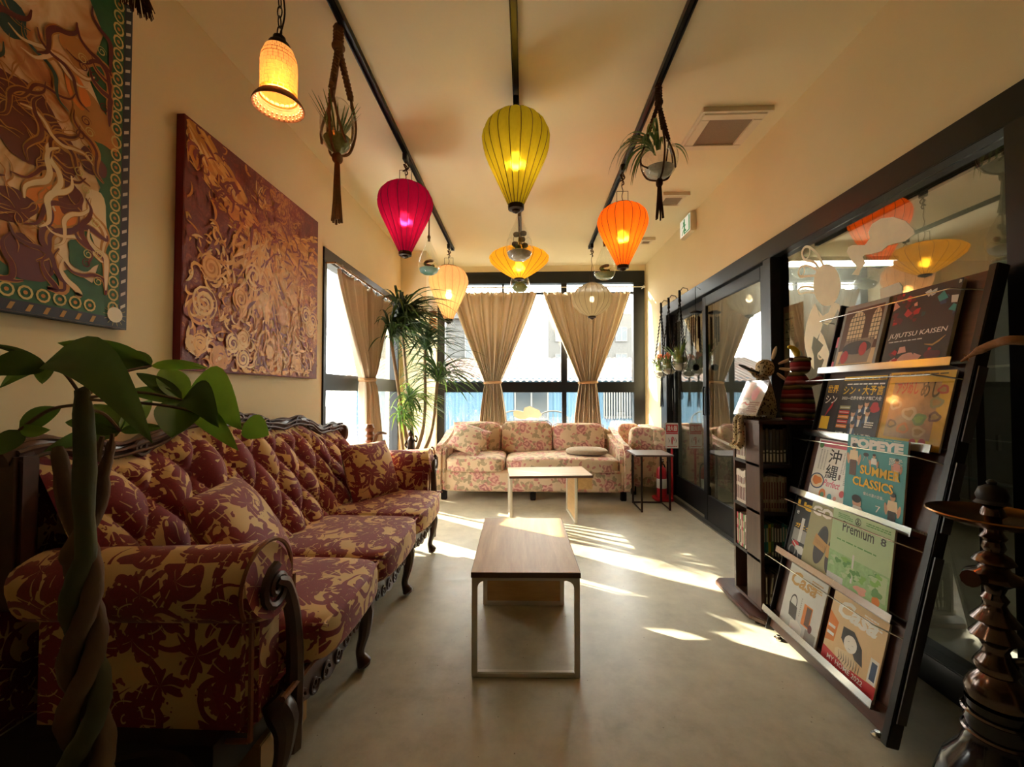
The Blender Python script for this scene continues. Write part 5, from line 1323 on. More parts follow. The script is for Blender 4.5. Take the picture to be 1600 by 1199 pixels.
hub((236, 572), .98, (132, 620), [((90, 536), .92, 34, .06, 0), ((123, 564), 1.0, 12, .03, 0), ((150, 572), .95, 18, .05, 1), ((325, 575), 1.06, 16, .05, 2), ((210, 548), 1.05, 16, .02, 0)])
hub((285, 625), .98, (132, 622), [((378, 672), .98, 78, .34, 2), ((342, 668), .92, 52, .22, 1), ((268, 684), .9, 62, .0, 0), ((213, 583), 1.0, 24, .03, 1), ((195, 612), .98, 24, .04, 0), ((372, 704), .95, 34, .05, 2), ((256, 574), 1.05, 40, .05, 2), ((278, 590), 1.06, 14, 0, 2)])
hub((380, 664), 1.0, (132, 624), [((420, 680), 1.02, 40, .08, 2)])
hub((188, 674), .94, (134, 640), [((146, 632), .98, 34, .05, 0), ((102, 660), .92, 34, .07, 0), ((256, 668), 1.0, 16, .04, 0), ((68, 706), .92, 26, .06, 1), ((238, 625), 1.05, 28, .0, 2)])
hub((30, 672), .84, (125, 632), [((95, 638), .86, 30, .08, 0), ((78, 672), .84, 20, -.03, 2), ((-4, 712), .82, 30, .02, 1)])

# ------------------------------------------------------------------ dragon tree by the side window
dt = thing('dragon_tree', 'tall dragon tree with several crowns of long strap leaves in the window corner', 'plant', (-1.2, 4.45, 0))
def DTB(mb, name, m, par=None, **kw): return mb.build(name, m, par or dt, world=True, **kw)
DTB(MB().lathe([(0, 0), (.14, 0), (.15, .02), (.175, .3), (.185, .33), (.17, .33), (.16, .28), (0, .27)], 28, (-1.262, 4.45, 0)), 'pot', mat('pot_terracotta', (150, 96, 70), .8))
LV = [leafmat('strap_dark', (56, 82, 40)), leafmat('strap_mid', (80, 112, 48)), leafmat('strap_sunlit', (140, 168, 66), .45)]  # palest copy puts sunlight into the leaf colour of the low crowns
rd_ = random.Random(21)
VARS = {}
def strap(i, m):
    if (i, m) not in VARS:
        r_ = random.Random(i * 7 + 1); mb = MB()
        blade(mb, (0, 0, 0), (1, 0, .1 + .24 * i), .60 + .07 * (i % 3), .012, 1.05 + .2 * i, 11)
        VARS[(i, m)] = mb.mesh('leaf', LV[m], smooth=60)
    return VARS[(i, m)]
def roomy(p):
    """is this point clear of the curtain, the side wall, the corner column and the cream lantern?"""
    if p.x < (-1.375 if p.y < 4.5 else -1.515): return False
    if p.x < -1.205 and p.y > 4.985: return False
    if p.y > 5.43: return False
    if p.z > 1.9 and hypot(p.x + .92, p.y - 4.7) < .25: return False
    if p.x > -1.05 and p.y > 4.38 and p.z < .82: return False
    return True
def settle(vs, c):
    """draw a leaf that would run into something back towards its crown"""
    out = []
    for p in vs:
        q = V(p)
        lim = -1.372 if q.y < 4.5 else -1.512
        if q.x < lim: q.x = lim + .01 * (lim - q.x)
        k = 0
        while not roomy(q) and k < 20: q = q.lerp(c, .08); k += 1
        out.append(q)
    return out
def crown(px, py, Y, n, ms, stem, size=1.0, extra=0):
    c = pix(px, py, Y=Y); b = V((-1.262 + rd_.uniform(-.06, .06), 4.45 + rd_.uniform(-.06, .06), .27)); m_ = V(stem)
    tr_ = DTB(MB().tube(bez([b, m_, c - V((0, 0, .03))], 8), [.021] * 8 + [.017] * 8 + [.015], 8), 'trunk', M['bark'], smooth=60)
    tuft = MB()
    for k in range(int(n * .8) + extra):
        a_ = rd_.random() * 6.283; e_ = rd_.uniform(.0, 1.5)
        for tr2 in range(12):
            one = blade(MB(), c + V((0, 0, rd_.uniform(-.08, .05))), (cos(a_), sin(a_), e_), size * rd_.uniform(.4, .68), .011, 1.0 + .55 * e_, 8)
            if all(roomy(p) for p in one.v): break
            a_ = rd_.random() * 6.283
        tuft.add(settle(one.v, c), one.f)
    DTB(tuft, 'leaf_tuft', LV[ms[0]], tr_, smooth=60)['kind'] = 'stuff'
    for k in range(n):
        me = strap(rd_.randrange(6), rd_.choice(ms)); c0 = c + V((0, 0, rd_.uniform(-.07, .06)))
        for tr2 in range(25):
            s_ = size * rd_.uniform(.7, 1.1)
            mw = Matrix.LocRotScale(c0, Euler((rd_.uniform(-.25, .25), rd_.uniform(-.2, .25), rd_.random() * 6.283)), V((s_, s_ * 1.1, s_)))
            ok = all(roomy(mw @ v.co) for v in me.vertices)
            if ok: break
        if ok:
            q = put('leaf', me, tr_, c0 - V((-1.2, 4.45, 0))); q.rotation_euler = mw.to_euler(); q.scale = (s_, s_ * 1.1, s_)
        else:
            DTB(MB().add(settle([mw @ v.co for v in me.vertices], c), [tuple(p.vertices) for p in me.polygons]), 'leaf', me.materials[0], tr_, smooth=60)
crown(627, 500, 4.35, 100, (0, 0, 1), (-1.27, 4.42, .9), 1.0)
crown(610, 520, 3.98, 45, (0, 0, 1), (-1.30, 4.3, .9), .85)
crown(684, 588, 4.5, 65, (0, 1, 1), (-1.05, 4.5, .7), .95)
crown(664, 540, 4.45, 0, (0, 1), (-1.12, 4.46, .8), .95, 90)
crown(640, 628, 4.4, 45, (1, 2, 2), (-1.22, 4.42, .6), .75)
crown(624, 652, 4.3, 45, (1, 2, 2), (-1.3, 4.35, .5), .62)
# small things round it
wl = thing('carved_candle_stand', 'ridged brown wooden stand with a small branch standing behind the sofa end', 'ornament', (-1.255, 3.275, 0))
MB().lathe([(0, 0), (.035, 0), (.035, .02), (.02, .04), (.02, .6)] + [(.028 + .009 * (k % 2), .62 + .022 * k) for k in range(11)] + [(.04, .87), (.025, .9), (0, .9)], 18).build('turned_post', M['turned_wood'], wl, smooth=30)
MB().tube(bez([(.04, -.02, .74), (.07, -.03, .82), (.11, -.04, .835), (.15, -.045, .83)], 5), [.016] * 5 + [.012] * 5 + [.009] * 6, 7).build('branch', M['brown_bark'], wl)
sv = thing('bronze_statuette', 'small dark bronze seated figurine with raised arm beside the dragon tree', 'figurine', (-1.17, 4.15, 0))
MB().lathe([(0, 0), (.10, 0), (.10, .02), (.02, .04), (.02, .49), (.08, .50), (.08, .515), (0, .515)], 16).build('plinth', M['bronze'], sv)
MB().lathe([(.05, .515), (.055, .54), (.045, .58), (.035, .6), (.03, .64), (.034, .67), (.02, .7), (.012, .71), (.02, .72), (.027, .74), (.022, .765), (.008, .775), (.01, .79), (0, .81)], 14).build('figure', M['bronze'], sv, smooth=60)
MB().tube(bez([(.03, 0, .68), (.06, -.01, .66), (.065, -.01, .7), (.045, -.01, .72)], 4), .008, 6).build('arm', M['bronze'], sv)
MB().tube(bez([(-.03, 0, .68), (-.055, -.01, .63), (-.03, -.03, .6)], 4), .008, 6).build('arm', M['bronze'], sv)
bm_ = thing('bamboo_hanging', 'small bamboo and paper ornament hanging on the corner column', 'ornament', (-1.163, 5.06, 1.88))
bmm = mat('bamboo', (206, 166, 104), .5, 0, .2, 30)
MB().tube([(0, 0, .58), (0, 0, .42)], .002, 4).build('string', M['jute'], bm_)
MB().tube([(-.068, 0, .575), (.002, 0, .58), (.004, 0, .59)], .003, 6).build('hook', M['bronze'], bm_)
MB().lathe([(.05, .27), (.052, .28), (.052, .41), (.05, .42), (0, .42)], 16).build('paper_cylinder', M['white_paint'], bm_)
MB().lathe([(0, .215), (.038, .215), (.05, .225), (.05, .27), (0, .27)], 16).build('cup', M['cork'], bm_)
for z in (.205, .11, .015): MB().tube([(-.05, 0, z), (.06, 0, z)], .006, 6).build('rung', bmm, bm_)
for x in (-.04, .045): MB().tube([(x, 0, 0), (x, 0, .215)], .006, 6).build('upright', bmm, bm_)
for z in (.06, .155): MB().box((0, .002, z), (.075, .004, .075)).build('woven_panel', mat('woven', (176, 120, 66), .8, 0, .3, 80), bm_)

# ------------------------------------------------------------------ revolving book tower
bt = thing('book_tower', 'dark walnut revolving book tower packed with paperbacks beside the glass door', 'bookcase', (1.32, 2.285, 0))
def BT(mb, name, m, par=None, **kw): return mb.build(name, m, par or bt, world=True, **kw)
WN, DS = M['walnut'], M['dark_shelf']
bx0, bx1, by0, by1 = 1.17, 1.47, 2.15, 2.42
BT(MB().prism([(1.115, 2.16), (1.16, 2.105), (1.50, 2.105), (1.54, 2.15), (1.54, 2.53), (1.5, 2.58), (1.15, 2.58), (1.115, 2.54)], (0, 0, .012), (1, 0, 0), (0, 1, 0), (0, 0, 1), .024), 'base_plate', M['walnut_y'], bevel=.004)
BT(MB().lathe([(.1, .036), (.1, .05), (0, .05)], 20, (1.32, 2.285, 0)), 'turntable', M['black_metal'])
for x, y in ((1.15, 2.15), (1.15, 2.54), (1.5, 2.15), (1.5, 2.54)): BT(MB().lathe([(0, 0), (.012, 0), (.012, .013), (0, .013)], 10, (x, y, 0)), 'foot', M['black_plastic'])
for i, z in enumerate((.05, .29, .53, .77, .99)):
    BT(MB().bb((bx0, by0 + .003, z), (bx1, by1, z + .018)), 'shelf' if 0 < i < 4 else 'end_board', DS if 0 < i < 4 else WN, bevel=.002)
BT(MB().bb((bx0, by0, .068), (bx0 + .018, 2.285, .99)), 'side_panel', WN, bevel=.002)
BT(MB().bb((1.328, by0, .068), (bx1, by0 + .016, .99)), 'face_panel', mat('black_panel', (22, 20, 22), .4))
BT(MB().bb((bx0 + .018, 2.283, .068), (bx1, 2.297, .99)), 'divider', DS)
BT(MB().bb((1.318, by0 + .02, .068), (1.328, 2.283, .99)), 'divider', DS)
BT(MB().bb((bx1 - .016, by0 + .016, .068), (bx1, by1, .99)), 'side_panel', WN)
BT(MB().bb((bx0, by1 - .016, .068), (bx1 - .016, by1, .99)), 'back_panel', WN)
rb_ = random.Random(8)
BOOKC = {}
def book(label, group, p, along, out, th, h, dep, col, band, lean=0):
    """paperback: rounded spine looking along `out`, pages behind"""
    along, out = V(along), V(out)
    o = thing('paperback', label, 'book', p, group)
    m_ = mat('book_%d_%d_%d' % col, col, .45, 0, .15, 40)
    prof = [(0, -dep), (0, -.002), (.0015, 0), (th - .0015, 0), (th, -.002), (th, -dep), (th - .0008, -dep), (th - .0008, -.006), (.0008, -.006), (.0008, -dep)]
    R_ = Matrix.Rotation(lean, 4, out)
    q = MB().prism(prof, (0, 0, 0), along, out, (0, 0, 1), h).xf(R_).build('cover', m_, o, smooth=0)
    a = along * .001 + V((0, 0, .002)); b = along * (th - .001) - out * (dep - .003) + V((0, 0, h - .002)) - out * 0
    MB().bb(a - out * .006, b).xf(R_).build('page_block', mat('paper_edge', (220, 206, 178), .8, 0, .1, 200), o, smooth=0)
    f = MB()
    lo_, hi_ = along * (th * .22) + out * .0005, along * (th * .78) + out * .0005
    for z0, z1 in band:
        f.add([lo_ + V((0, 0, h * z0)), hi_ + V((0, 0, h * z0)), hi_ + V((0, 0, h * z1)), lo_ + V((0, 0, h * z1))], [(0, 1, 2, 3)])
    f.xf(R_).build('spine_print', mat('spine_ink', (206, 194, 168), .5) if sum(col) < 380 else mat('spine_ink_dark', (110, 60, 56), .5), o, smooth=0)['kind'] = 'stuff'
    return o
rows = [(.788, 7, [(58, 48, 40), (64, 52, 42)], [(.06, .3), (.34, .4)], 'dark brown paperback with pale title block on the top shelf of the book tower'),
        (.548, 9, [(176, 158, 132), (166, 150, 126), (150, 128, 104)], [(.1, .25), (.35, .85)], 'tan spined paperback on the second shelf of the book tower'),
        (.308, 9, [(40, 110, 112), (52, 120, 108), (190, 172, 50), (88, 120, 70), (52, 44, 44), (60, 42, 40), (50, 40, 42)], [(.08, .2), (.5, .9)], 'colourful spined paperback on the third shelf of the book tower')]
for z, n, cols, band, lab in rows:
    for k in range(n):
        th = .122 / n
        if z < .4: lab = {(40, 110, 112): 'teal', (52, 120, 108): 'sea green', (190, 172, 50): 'yellow', (88, 120, 70): 'leaf green'}.get(cols[k % len(cols)], 'near black') + ' spined paperback on the third shelf of the book tower'
        book(lab, 'paperbacks facing the magazine rack', (1.192 + k * th, 2.168, z), (1, 0, 0), (0, -1, 0), th - .0008, .175 + rb_.uniform(-.004, .006), .105, cols[k % len(cols)], band)
for k in range(5):
    book('leaning patterned paperback on the lowest shelf of the book tower', 'leaning paperbacks on the lowest shelf', (1.200 + k * .0155, 2.168, .0682 + .012 * sin(.06 + .05 * k if k else 0)), (1, 0, 0), (0, -1, 0), .012, .165, .105, (96, 74, 62), [(.1, .3), (.4, .9)], -.06 - .05 * k if k else 0)
for z, col, lab in ((.788, (226, 218, 200), 'white spined paperback on the top shelf by the glass door'), (.548, (228, 214, 202), 'white spined paperback with red lettering on the second shelf by the glass door'), (.308, None, 'pink or green paperback on the third shelf by the glass door')):
    for k in range(6):
        c = col or ((196, 70, 92), (92, 140, 80), (222, 214, 200))[k % 3]
        if not col: lab = ('pink', 'green', 'white')[k % 3] + ' paperback on the third shelf by the glass door'
        book(lab, 'paperbacks facing the room', (1.176, 2.40 - k * .0165, z), (0, -1, 0), (-1, 0, 0), .0155, .175 + rb_.uniform(-.004, .006), .105, c, [(.1, .5), (.6, .8)])

# soft toys and leaflet holder on the tower
ZT = 1.008
ta = thing('spotted_soft_toy', 'beige leopard-spotted soft toy with dangling legs sitting on the book tower', 'soft toy', (1.264, 2.336, ZT))
t = T('spotted_cloth'); v = t.N('TexVoronoi'); t.L(t.coord(), v.inputs['Vector']); v.inputs['Scale'].default_value = 85
t.col(t.mix(E(t.nt, v.outputs['Distance']).lt(.38), lin((196, 176, 136)), lin((74, 58, 38)))); t.set(Roughness=.9); SPM = t.m
MB().lathe([(0, 0), (.056, .004), (.066, .04), (.061, .1), (.048, .16), (.036, .2), (.03, .225), (0, .235)], 18, (.03, 0, 0)).build('body', SPM, ta, smooth=60)
MB().rbox((.035, -.01, .275), (.088, .09, .1), 2.2, 10).build('head', SPM, ta, smooth=60)
cl = mat('felt_cream', (206, 178, 140), .9, 0, .15, 60)
for a_, L_ in ((80, .07), (25, .075), (-8, .07), (-45, .06)):
    d_ = V((cos(radians(a_)), -.25, sin(radians(a_)))); c_ = V((.06, -.015, .28)) + d_ * .045
    MB().tube([c_ + d_ * (L_ * k / 6) for k in range(7)], [.008, .012, .014, .014, .013, .010, .004], 8, flat=.6).build('ear_petal', cl, ta, smooth=60)
MB().tube(bez([(-.0, -.03, .228), (-.035, -.05, .236), (-.05, -.05, .255), (-.066, -.05, .268)], 4), .013, 8).build('arm', SPM, ta, smooth=60)
MB().tube([(-.02, -.055, .248), (-.06, -.05, .262), (-.1, -.045, .285), (-.12, -.045, .293)], [.012, .015, .015, .007], 8, flat=.6).build('paddle', M['black_plastic'], ta, smooth=60)
for y_ in (-.045, .005):
    MB().tube(bez([(.0, y_, .012), (-.075, y_, .0115), (-.112, y_, .008), (-.119, y_ - .01, -.06), (-.122, y_ - .015, -.125), (-.147, y_ - .02, -.15)], 4), [.0112] * 9 + [.014, .016, .017, .017, .017, .017, .018] + [.02] * 5, 8).build('leg', SPM, ta, smooth=60)
tb = thing('striped_soft_toy', 'red and green striped soft toy with a yellow ear on the book tower', 'soft toy', (1.41, 2.23, ZT))
t = T('striped_cloth'); sx_ = t.N('SeparateXYZ'); t.L(t.coord(), sx_.inputs[0]); wz = E(t.nt, sx_.outputs[2]) * 14 + E(t.nt, t.noise(t.coord(), 9).outputs[0]) * .25
t.col(t.ramp(wz.fr(), (.0, lin((120, 22, 34))), (.28, lin((150, 40, 44))), (.34, lin((60, 26, 30))), (.5, lin((112, 104, 62))), (.6, lin((150, 130, 90))), (.66, lin((58, 56, 36))), (.78, lin((84, 20, 32))), (.95, lin((170, 96, 96))))); t.set(Roughness=.95); STM = t.m
MB().lathe([(0, 0), (.068, .002), (.078, .03), (.076, .09), (.066, .16), (.05, .215), (.036, .24), (.034, .25)], 20).build('body', STM, tb, smooth=60)
MB().rbox((.012, -.01, .285), (.085, .08, .095), 2.8, 10).build('head', STM, tb, smooth=60)
for x_ in (-.035, .058): MB().rbox((x_, -.01, .318), (.02, .02, .02), 2.2, 5).build('ear', mat('dark_red_felt', (70, 20, 28), .9), tb)
MB().tube(bez([(.0, -.01, .33), (-.005, -.01, .355), (-.025, -.01, .375), (-.05, -.01, .382)], 4), [.008, .011, .013, .014, .014, .014, .014, .014, .013, .012, .011, .009, .005], 8).build('yellow_ear', mat('yellow_felt', (206, 172, 30), .85, 0, .15, 60), tb, smooth=60)
MB().tube(bez([(-.03, -.04, .2), (.0, -.07, .185), (.045, -.08, .2), (.075, -.07, .21)], 4), [.018] * 9 + [.02] * 4, 8).build('arm', STM, tb, smooth=60)
MB().rbox((.085, -.065, .215), (.05, .05, .055), 2.4, 6).build('paw', M['ink_dark'], tb)
MB().rbox((-.02, -.06, .02), (.05, .06, .035), 2.4, 6).build('foot', STM, tb)
MB().rbox((.05, -.06, .02), (.05, .06, .035), 2.4, 6).build('foot', STM, tb)
ls = thing('leaflet_holder', 'tilted clear acrylic leaflet holder with pink leaflets on the book tower edge', 'display stand', (1.165, 2.285, ZT))
vv = V((.085, 0, .205)).normalized(); uu = V((0, -1, 0)); nn_ = uu.cross(vv)
Ls = MB().prism([(0, 0), (.23, 0), (.23, .2), (0, .2)], V((1.166, 2.40, ZT + .0225)), uu, vv, nn_, .003)
Ls.build('acrylic_sheet', M['acrylic'], ls, world=True, smooth=0)
MB().prism([(0, 0), (.23, 0), (.23, .045), (0, .045)], V((1.166, 2.40, ZT + .0225)), uu, V((1, 0, 0)), V((0, 0, 1)), .003).build('foot_sheet', M['acrylic'], ls, world=True, smooth=0)
fl = Flat(ls, V((1.166, 2.40, ZT + .0245)) + nn_ * -.0012, uu, vv, .23, .2)
fl.rect(.02, .02, .98, .98, mat('leaflet_paper', (156, 138, 130), .5), 0, 'leaflet').rect(.05, .5, .42, .95, ink('salmon'), 1, 'picture').ell(.3, .3, .22, .14, ink('white'), 1, 'picture').ell(.6, .62, .16, .2, ink('pink'), 1, 'picture', wob=.1).ell(.75, .8, .14, .12, ink('salmon'), 1, 'picture', wob=.1).stroke([(.15, .3), (.3, .35), (.45, .28), (.55, .36)], .01, ink('red'), 2, 'scribble').lines(.5, .1, .92, .4, 5, ink('maroon'), 2)
fl.done()

# ------------------------------------------------------------------ magazine rack
RO, RU = V((1.17, 2.06, .09)), V((0, -1, 0))
RV = V((.36, 0, 1.47)).normalized(); RN = RU.cross(RV)
def rp_(u, v, n=0): return RO + RU * u + RV * v + RN * n
mr = thing('magazine_rack', 'tall dark wood leaning magazine rack with five chrome ledges', 'magazine rack', (1.35, 1.75, 0))
def MR_(mb, name, m, par=None, **kw): return mb.build(name, m, par or mr, world=True, **kw)
def slab(u0, v0, n0, u1, v1, n1): return MB().prism([(u0, v0), (u1, v0), (u1, v1), (u0, v1)], RO + RN * n0, RU, RV, RN, n1 - n0)
WY = M['walnut_y']
MR_(slab(0, -.055, -.02, .64, .025, 0), 'skirt_board', WY, bevel=.002)
for k, v in enumerate((.025, .315, .612, .90, 1.205)):
    top = (.31, .605, .895, 1.195, 1.515)[k]
    MR_(slab(.0, v, -.02, .64, top, -.008), 'back_board', WY, bevel=.002)
    lg = MR_(slab(-.03, v - .026, .0, .61, v - .022, .034), 'ledge', M['chrome'])
    MR_(slab(-.03, v - .026, .031, .61, v + .004, .034), 'ledge_lip', M['chrome'], lg)
    MR_(slab(-.03, v - .022, .0, -.026, v + .004, .031), 'ledge_end', M['chrome'], lg)
    rv_ = v + .235
    MR_(MB().tube([rp_(-.04, rv_, 0), rp_(-.05, rv_, .063), rp_(.585, rv_ + .005, .063), rp_(.64, rv_, 0)], .0028, 6), 'retaining_rod', M['chrome'])
for u0, u1 in ((-.012, .0), (.64, .668)):
    MR_(slab(u0, -.075, -.03, u1, 1.525, .012), 'side_post', mat('rack_black', (20, 17, 18), .35), bevel=.003)
for v0, v1 in ((-.02, .55), (.60, .86), (.9, 1.18)): MR_(slab(.672, v0 + .03, -.025, .676, v1, .004), 'edge_strip', mat('strip_grey', (96, 92, 94), .4, .6))
for u in (.05, .60):
    a = rp_(u, 1.35, -.03); b = V((1.53, a.y, 0.0))
    MR_(MB().tube([a, b], .014, 4), 'rear_leg', M['rack_black'])
    q = rp_(u, -.07, -.015); MR_(MB().lathe([(0, 0), (.018, 0), (.018, .008), (.008, .014), (.008, q.z), (0, q.z)], 12, (q.x, q.y, 0)), 'foot', M['chrome'])
MR_(MB().tube([rp_(.05, .75, -.1), rp_(.6, .75, -.1)], .008, 6), 'cross_bar', M['rack_black'])

def mag(label, u0, v0, w, h, n0, paper, name='magazine', cat='magazine', th=.006, group='magazines on the rack', tilt=0.0):
    """a magazine standing on its ledge; tilt = how far its top leans out from the board"""
    v0 -= .02
    h += .012
    o = thing(name, label, cat, rp_(u0 + w / 2, v0, n0), group)
    vv_ = (RV * h + RN * tilt).normalized(); nn2 = RU.cross(vv_)
    c0 = rp_(u0, v0, n0)
    MB().prism([(0, 0), (w, 0), (w, h), (0, h)], c0, RU, vv_, nn2, th).build('cover', paper, o, world=True, smooth=0)
    MB().prism([(.0015, .0005), (w + .0006, .0005), (w + .0006, h - .001), (.0015, h - .001)], c0 - nn2 * .0005, RU, vv_, nn2, th - .0003).build('pages', mat('paper_edge', (220, 206, 178), .8, 0, .1, 200), o, world=True, smooth=0)
    return Flat(o, c0 + nn2 * th, RU, vv_, w, h)
WH, BK, YE = ink('white'), ink('black'), ink('yellow')
# lowest ledge
f = mag('pale grey interiors magazine with a handbag and a gold script title', .065, .024, .238, .262, .004, ink('lgrey'))
f.text('Casa', .1, .70, .78, .93, ink('gold'), bold=.03, shear=.35).lines(.62, .8, .9, .95, 4, ink('gold'), 1).poly([(.22, .22), (.43, .2), (.40, .40), (.18, .42)], ink('dark'), 2, 'handbag').ring(.29, .44, .085, .02, ink('dark'), 2, 'handbag', 18, 1.4)
f.rect(.56, .22, .78, .54, ink('orange'), 1, 'door_picture').rect(.64, .24, .76, .52, ink('brown'), 2, 'door_picture').rect(.70, .04, .96, .2, ink('grey'), 1, 'plinth').poly([(.3, .02), (.62, .02), (.62, .16), (.45, .22), (.3, .16)], WH, 1, 'plinth').ell(.8, .24, .05, .06, ink('maroon'), 2, 'vase').lines(.47, .3, .50, .6, 9, ink('grey'), 2).done()
f = mag('peach interiors magazine with a drawn face and a red banner', .338, .024, .25, .264, .004, ink('peach'))
f.text('Casa', .14, .72, .86, .96, WH, bold=.04, shear=.35).lines(.6, .84, .92, .95, 3, WH, 1).poly([(0, .0), (.0, .22), (.5, .16), (1, .2), (1, 0)], ink('red'), 1, 'banner').text('MY HOME 2022', .12, .085, .8, .15, WH, 2, bold=.015).lines(.3, .02, .75, .06, 2, WH, 2)
f.poly([(0, .3), (.18, .34), (.2, .62), (0, .72)], ink('orange'), 1, 'building').rect(.02, .4, .16, .44, WH, 2, 'building').rect(.02, .5, .16, .54, WH, 2, 'building').poly([(.3, .62), (.5, .64), (.68, .5), (.74, .3), (.6, .32), (.52, .4), (.4, .38), (.3, .46)], ink('dark'), 2, 'drawn_face').ell(.48, .46, .12, .11, WH, 3, 'drawn_face').ell(.44, .25, .2, .1, ink('cream'), 2, 'drawn_face', wob=.1)
for k in range(9): f.stroke([(.3 + .05 * k, .3), (.34 + .045 * k, .22), (.3 + .05 * k, .16)], .003, BK, 4, 'drawn_line')
f.stroke([(.43, .48), (.46, .49)], .004, BK, 4, 'drawn_line').stroke([(.51, .46), (.54, .46)], .004, BK, 4, 'drawn_line').stroke([(.46, .40), (.5, .395)], .004, BK, 4, 'drawn_line')
f.rect(.84, .2, .98, .5, WH, 1, 'window_picture').rect(.87, .24, .96, .46, ink('blue'), 2, 'window_picture').done()
# second ledge from below
f = mag('black motorcycle magazine with yellow lettering', .002, .318, .2, .262, .001, BK)
f.text('Light', .04, .84, .9, .98, YE, bold=.05).text('8', .08, .74, .16, .8, WH).text('ガエタカ', .12, .52, .8, .6, YE, bold=.03).rect(.1, .3, .66, .5, ink('grey'), 1, 'photo').rect(.3, .3, .4, .7, ink('lgrey'), 2, 'photo')
for x, y in ((.2, .12), (.52, .1)): f.ring(x, y, .11, .035, ink('grey'), 2, 'motorcycle', 16, .8)
f.ell(.26, .25, .12, .05, ink('red'), 3, 'motorcycle').ell(.45, .18, .14, .06, ink('lgrey'), 3, 'motorcycle', wob=.2).stroke([(.1, .3), (.3, .22), (.5, .24), (.62, .1)], .008, ink('lgrey'), 4, 'motorcycle').done()
f = mag('olive magazine with black and gold sandals on the cover', .125, .318, .225, .272, .0098, ink('olive'), tilt=.006)
f.text('GOO', .04, .82, .86, .97, WH, bold=.06).ell(.42, .42, .15, .30, ink('dark'), 1, 'sandal', rot=-.18, n=26).ell(.46, .55, .1, .14, BK, 2, 'sandal', rot=-.18).poly([(.22, .38), (.55, .33), (.58, .47), (.26, .56)], ink('gold'), 3, 'sandal').ell(.72, .36, .13, .28, ink('dark'), 1, 'sandal', rot=-.1, n=26).poly([(.58, .3), (.8, .28), (.8, .44), (.58, .48)], ink('gold'), 3, 'sandal').lines(.2, .03, .8, .07, 1, WH, 2)
for k in range(12): f.stroke([(.26 + .025 * k, .50 - .006 * k), (.28 + .025 * k, .42 - .004 * k)], .003, ink('brown'), 4, 'sandal_weave')
f.done()
f = mag('pale green lifestyle magazine with a garden photograph', .298, .320, .285, .285, .0185, ink('lgreen'), tilt=.034)
f.ring(.45, .925, .045, .008, ink('dark'), 2, 'emblem', 18).text('&', .42, .89, .48, .96, ink('dark')).text('Premium', .2, .74, .72, .875, ink('dark'), bold=.005).text('8', .82, .76, .9, .85, ink('dark'), bold=.02).lines(.1, .9, .36, .97, 3, ink('green'), 1).lines(.58, .92, .95, .97, 2, ink('green'), 1).lines(.12, .61, .9, .64, 1, ink('green'), 2, seed=9)
f.rect(0, .02, 1, .44, mat('garden_photo', (150, 190, 130), .5, 0, .35, 60), 1, 'photo').rect(.42, .14, .45, .5, ink('lgrey'), 2, 'photo').rect(.78, .12, .97, .42, ink('lgreen'), 2, 'photo').rect(0, .02, .3, .14, ink('lgrey'), 2, 'photo')
rg = random.Random(2)
for k in range(26): f.ell(.05 + .8 * rg.random(), .16 + .24 * rg.random(), .03 + .04 * rg.random(), .03, (ink('green'), ink('lgreen'), mat('leafy_light', (130, 184, 92), .5))[k % 3], 3, 'foliage_photo', wob=.2)
for k in range(6): f.stroke([(.03, .03 + .02 * k), (.22, .05 + .02 * k)], .002, ink('grey'), 4, 'photo_line')
f.ell(.84, .1, .06, .06, ink('orange'), 4, 'pot_picture').ell(.84, .19, .08, .05, ink('green'), 4, 'pot_picture', wob=.2).ell(.6, .12, .1, .05, ink('salmon'), 4, 'table_picture', wob=.2).done()
# third ledge from below
f = mag('white travel guide with large black characters and pink script', .06, .615, .225, .262, .004, WH)
f.rect(.04, .88, .96, .98, ink('pink'), 1, 'band').ell(.9, .84, .07, .07, ink('pink'), 2, 'badge').ell(.1, .9, .06, .05, ink('green'), 2, 'badge').text('沖', .36, .63, .68, .86, BK, bold=.01).text('縄', .36, .37, .68, .61, BK, bold=.01).text('Perfect', .36, .25, .8, .36, ink('pink'), bold=.02, shear=.35)
f.ell(.18, .3, .2, .13, ink('blue'), 1, 'plate').ell(.18, .3, .17, .11, ink('cream'), 2, 'plate').ell(.18, .31, .13, .07, ink('orange'), 3, 'plate', wob=.12)
for x, y, rx, c_ in ((.4, .12, .09, 'orange'), (.4, .1, .05, 'green'), (.6, .1, .06, 'teal'), (.74, .1, .04, 'salmon'), (.88, .2, .06, 'red'), (.3, .03, .04, 'yellow')): f.ell(x, y, rx, rx * .9, ink(c_), 3, 'fruit')
for x in (.12, .2, .28, .74, .8): f.lines(x, .5, x + .035, .84, 14, ink('grey'), 2, seed=int(x * 100))
f.lines(.86, .34, .97, .72, 14, ink('grey'), 2).rect(.72, .4, .77, .48, ink('brown'), 2, 'stamp').done()
f = mag('teal summer fashion magazine with puffy white title', .288, .617, .272, .296, .011, ink('teal'), tilt=.045)
f.text('POPEYE', .06, .84, .94, .965, WH, bold=.07).lines(.05, .975, .9, .99, 1, ink('lgreen'), 1).text('SUMMER', .28, .52, .93, .635, YE, 7, bold=.03).text('CLASSICS', .16, .36, .84, .475, YE, 7, bold=.03).text('僕らの夏の定番。', .36, .265, .7, .305, WH).text('7', .58, .1, .66, .18, WH).lines(.74, .70, .94, .79, 5, WH, 2, seed=3)
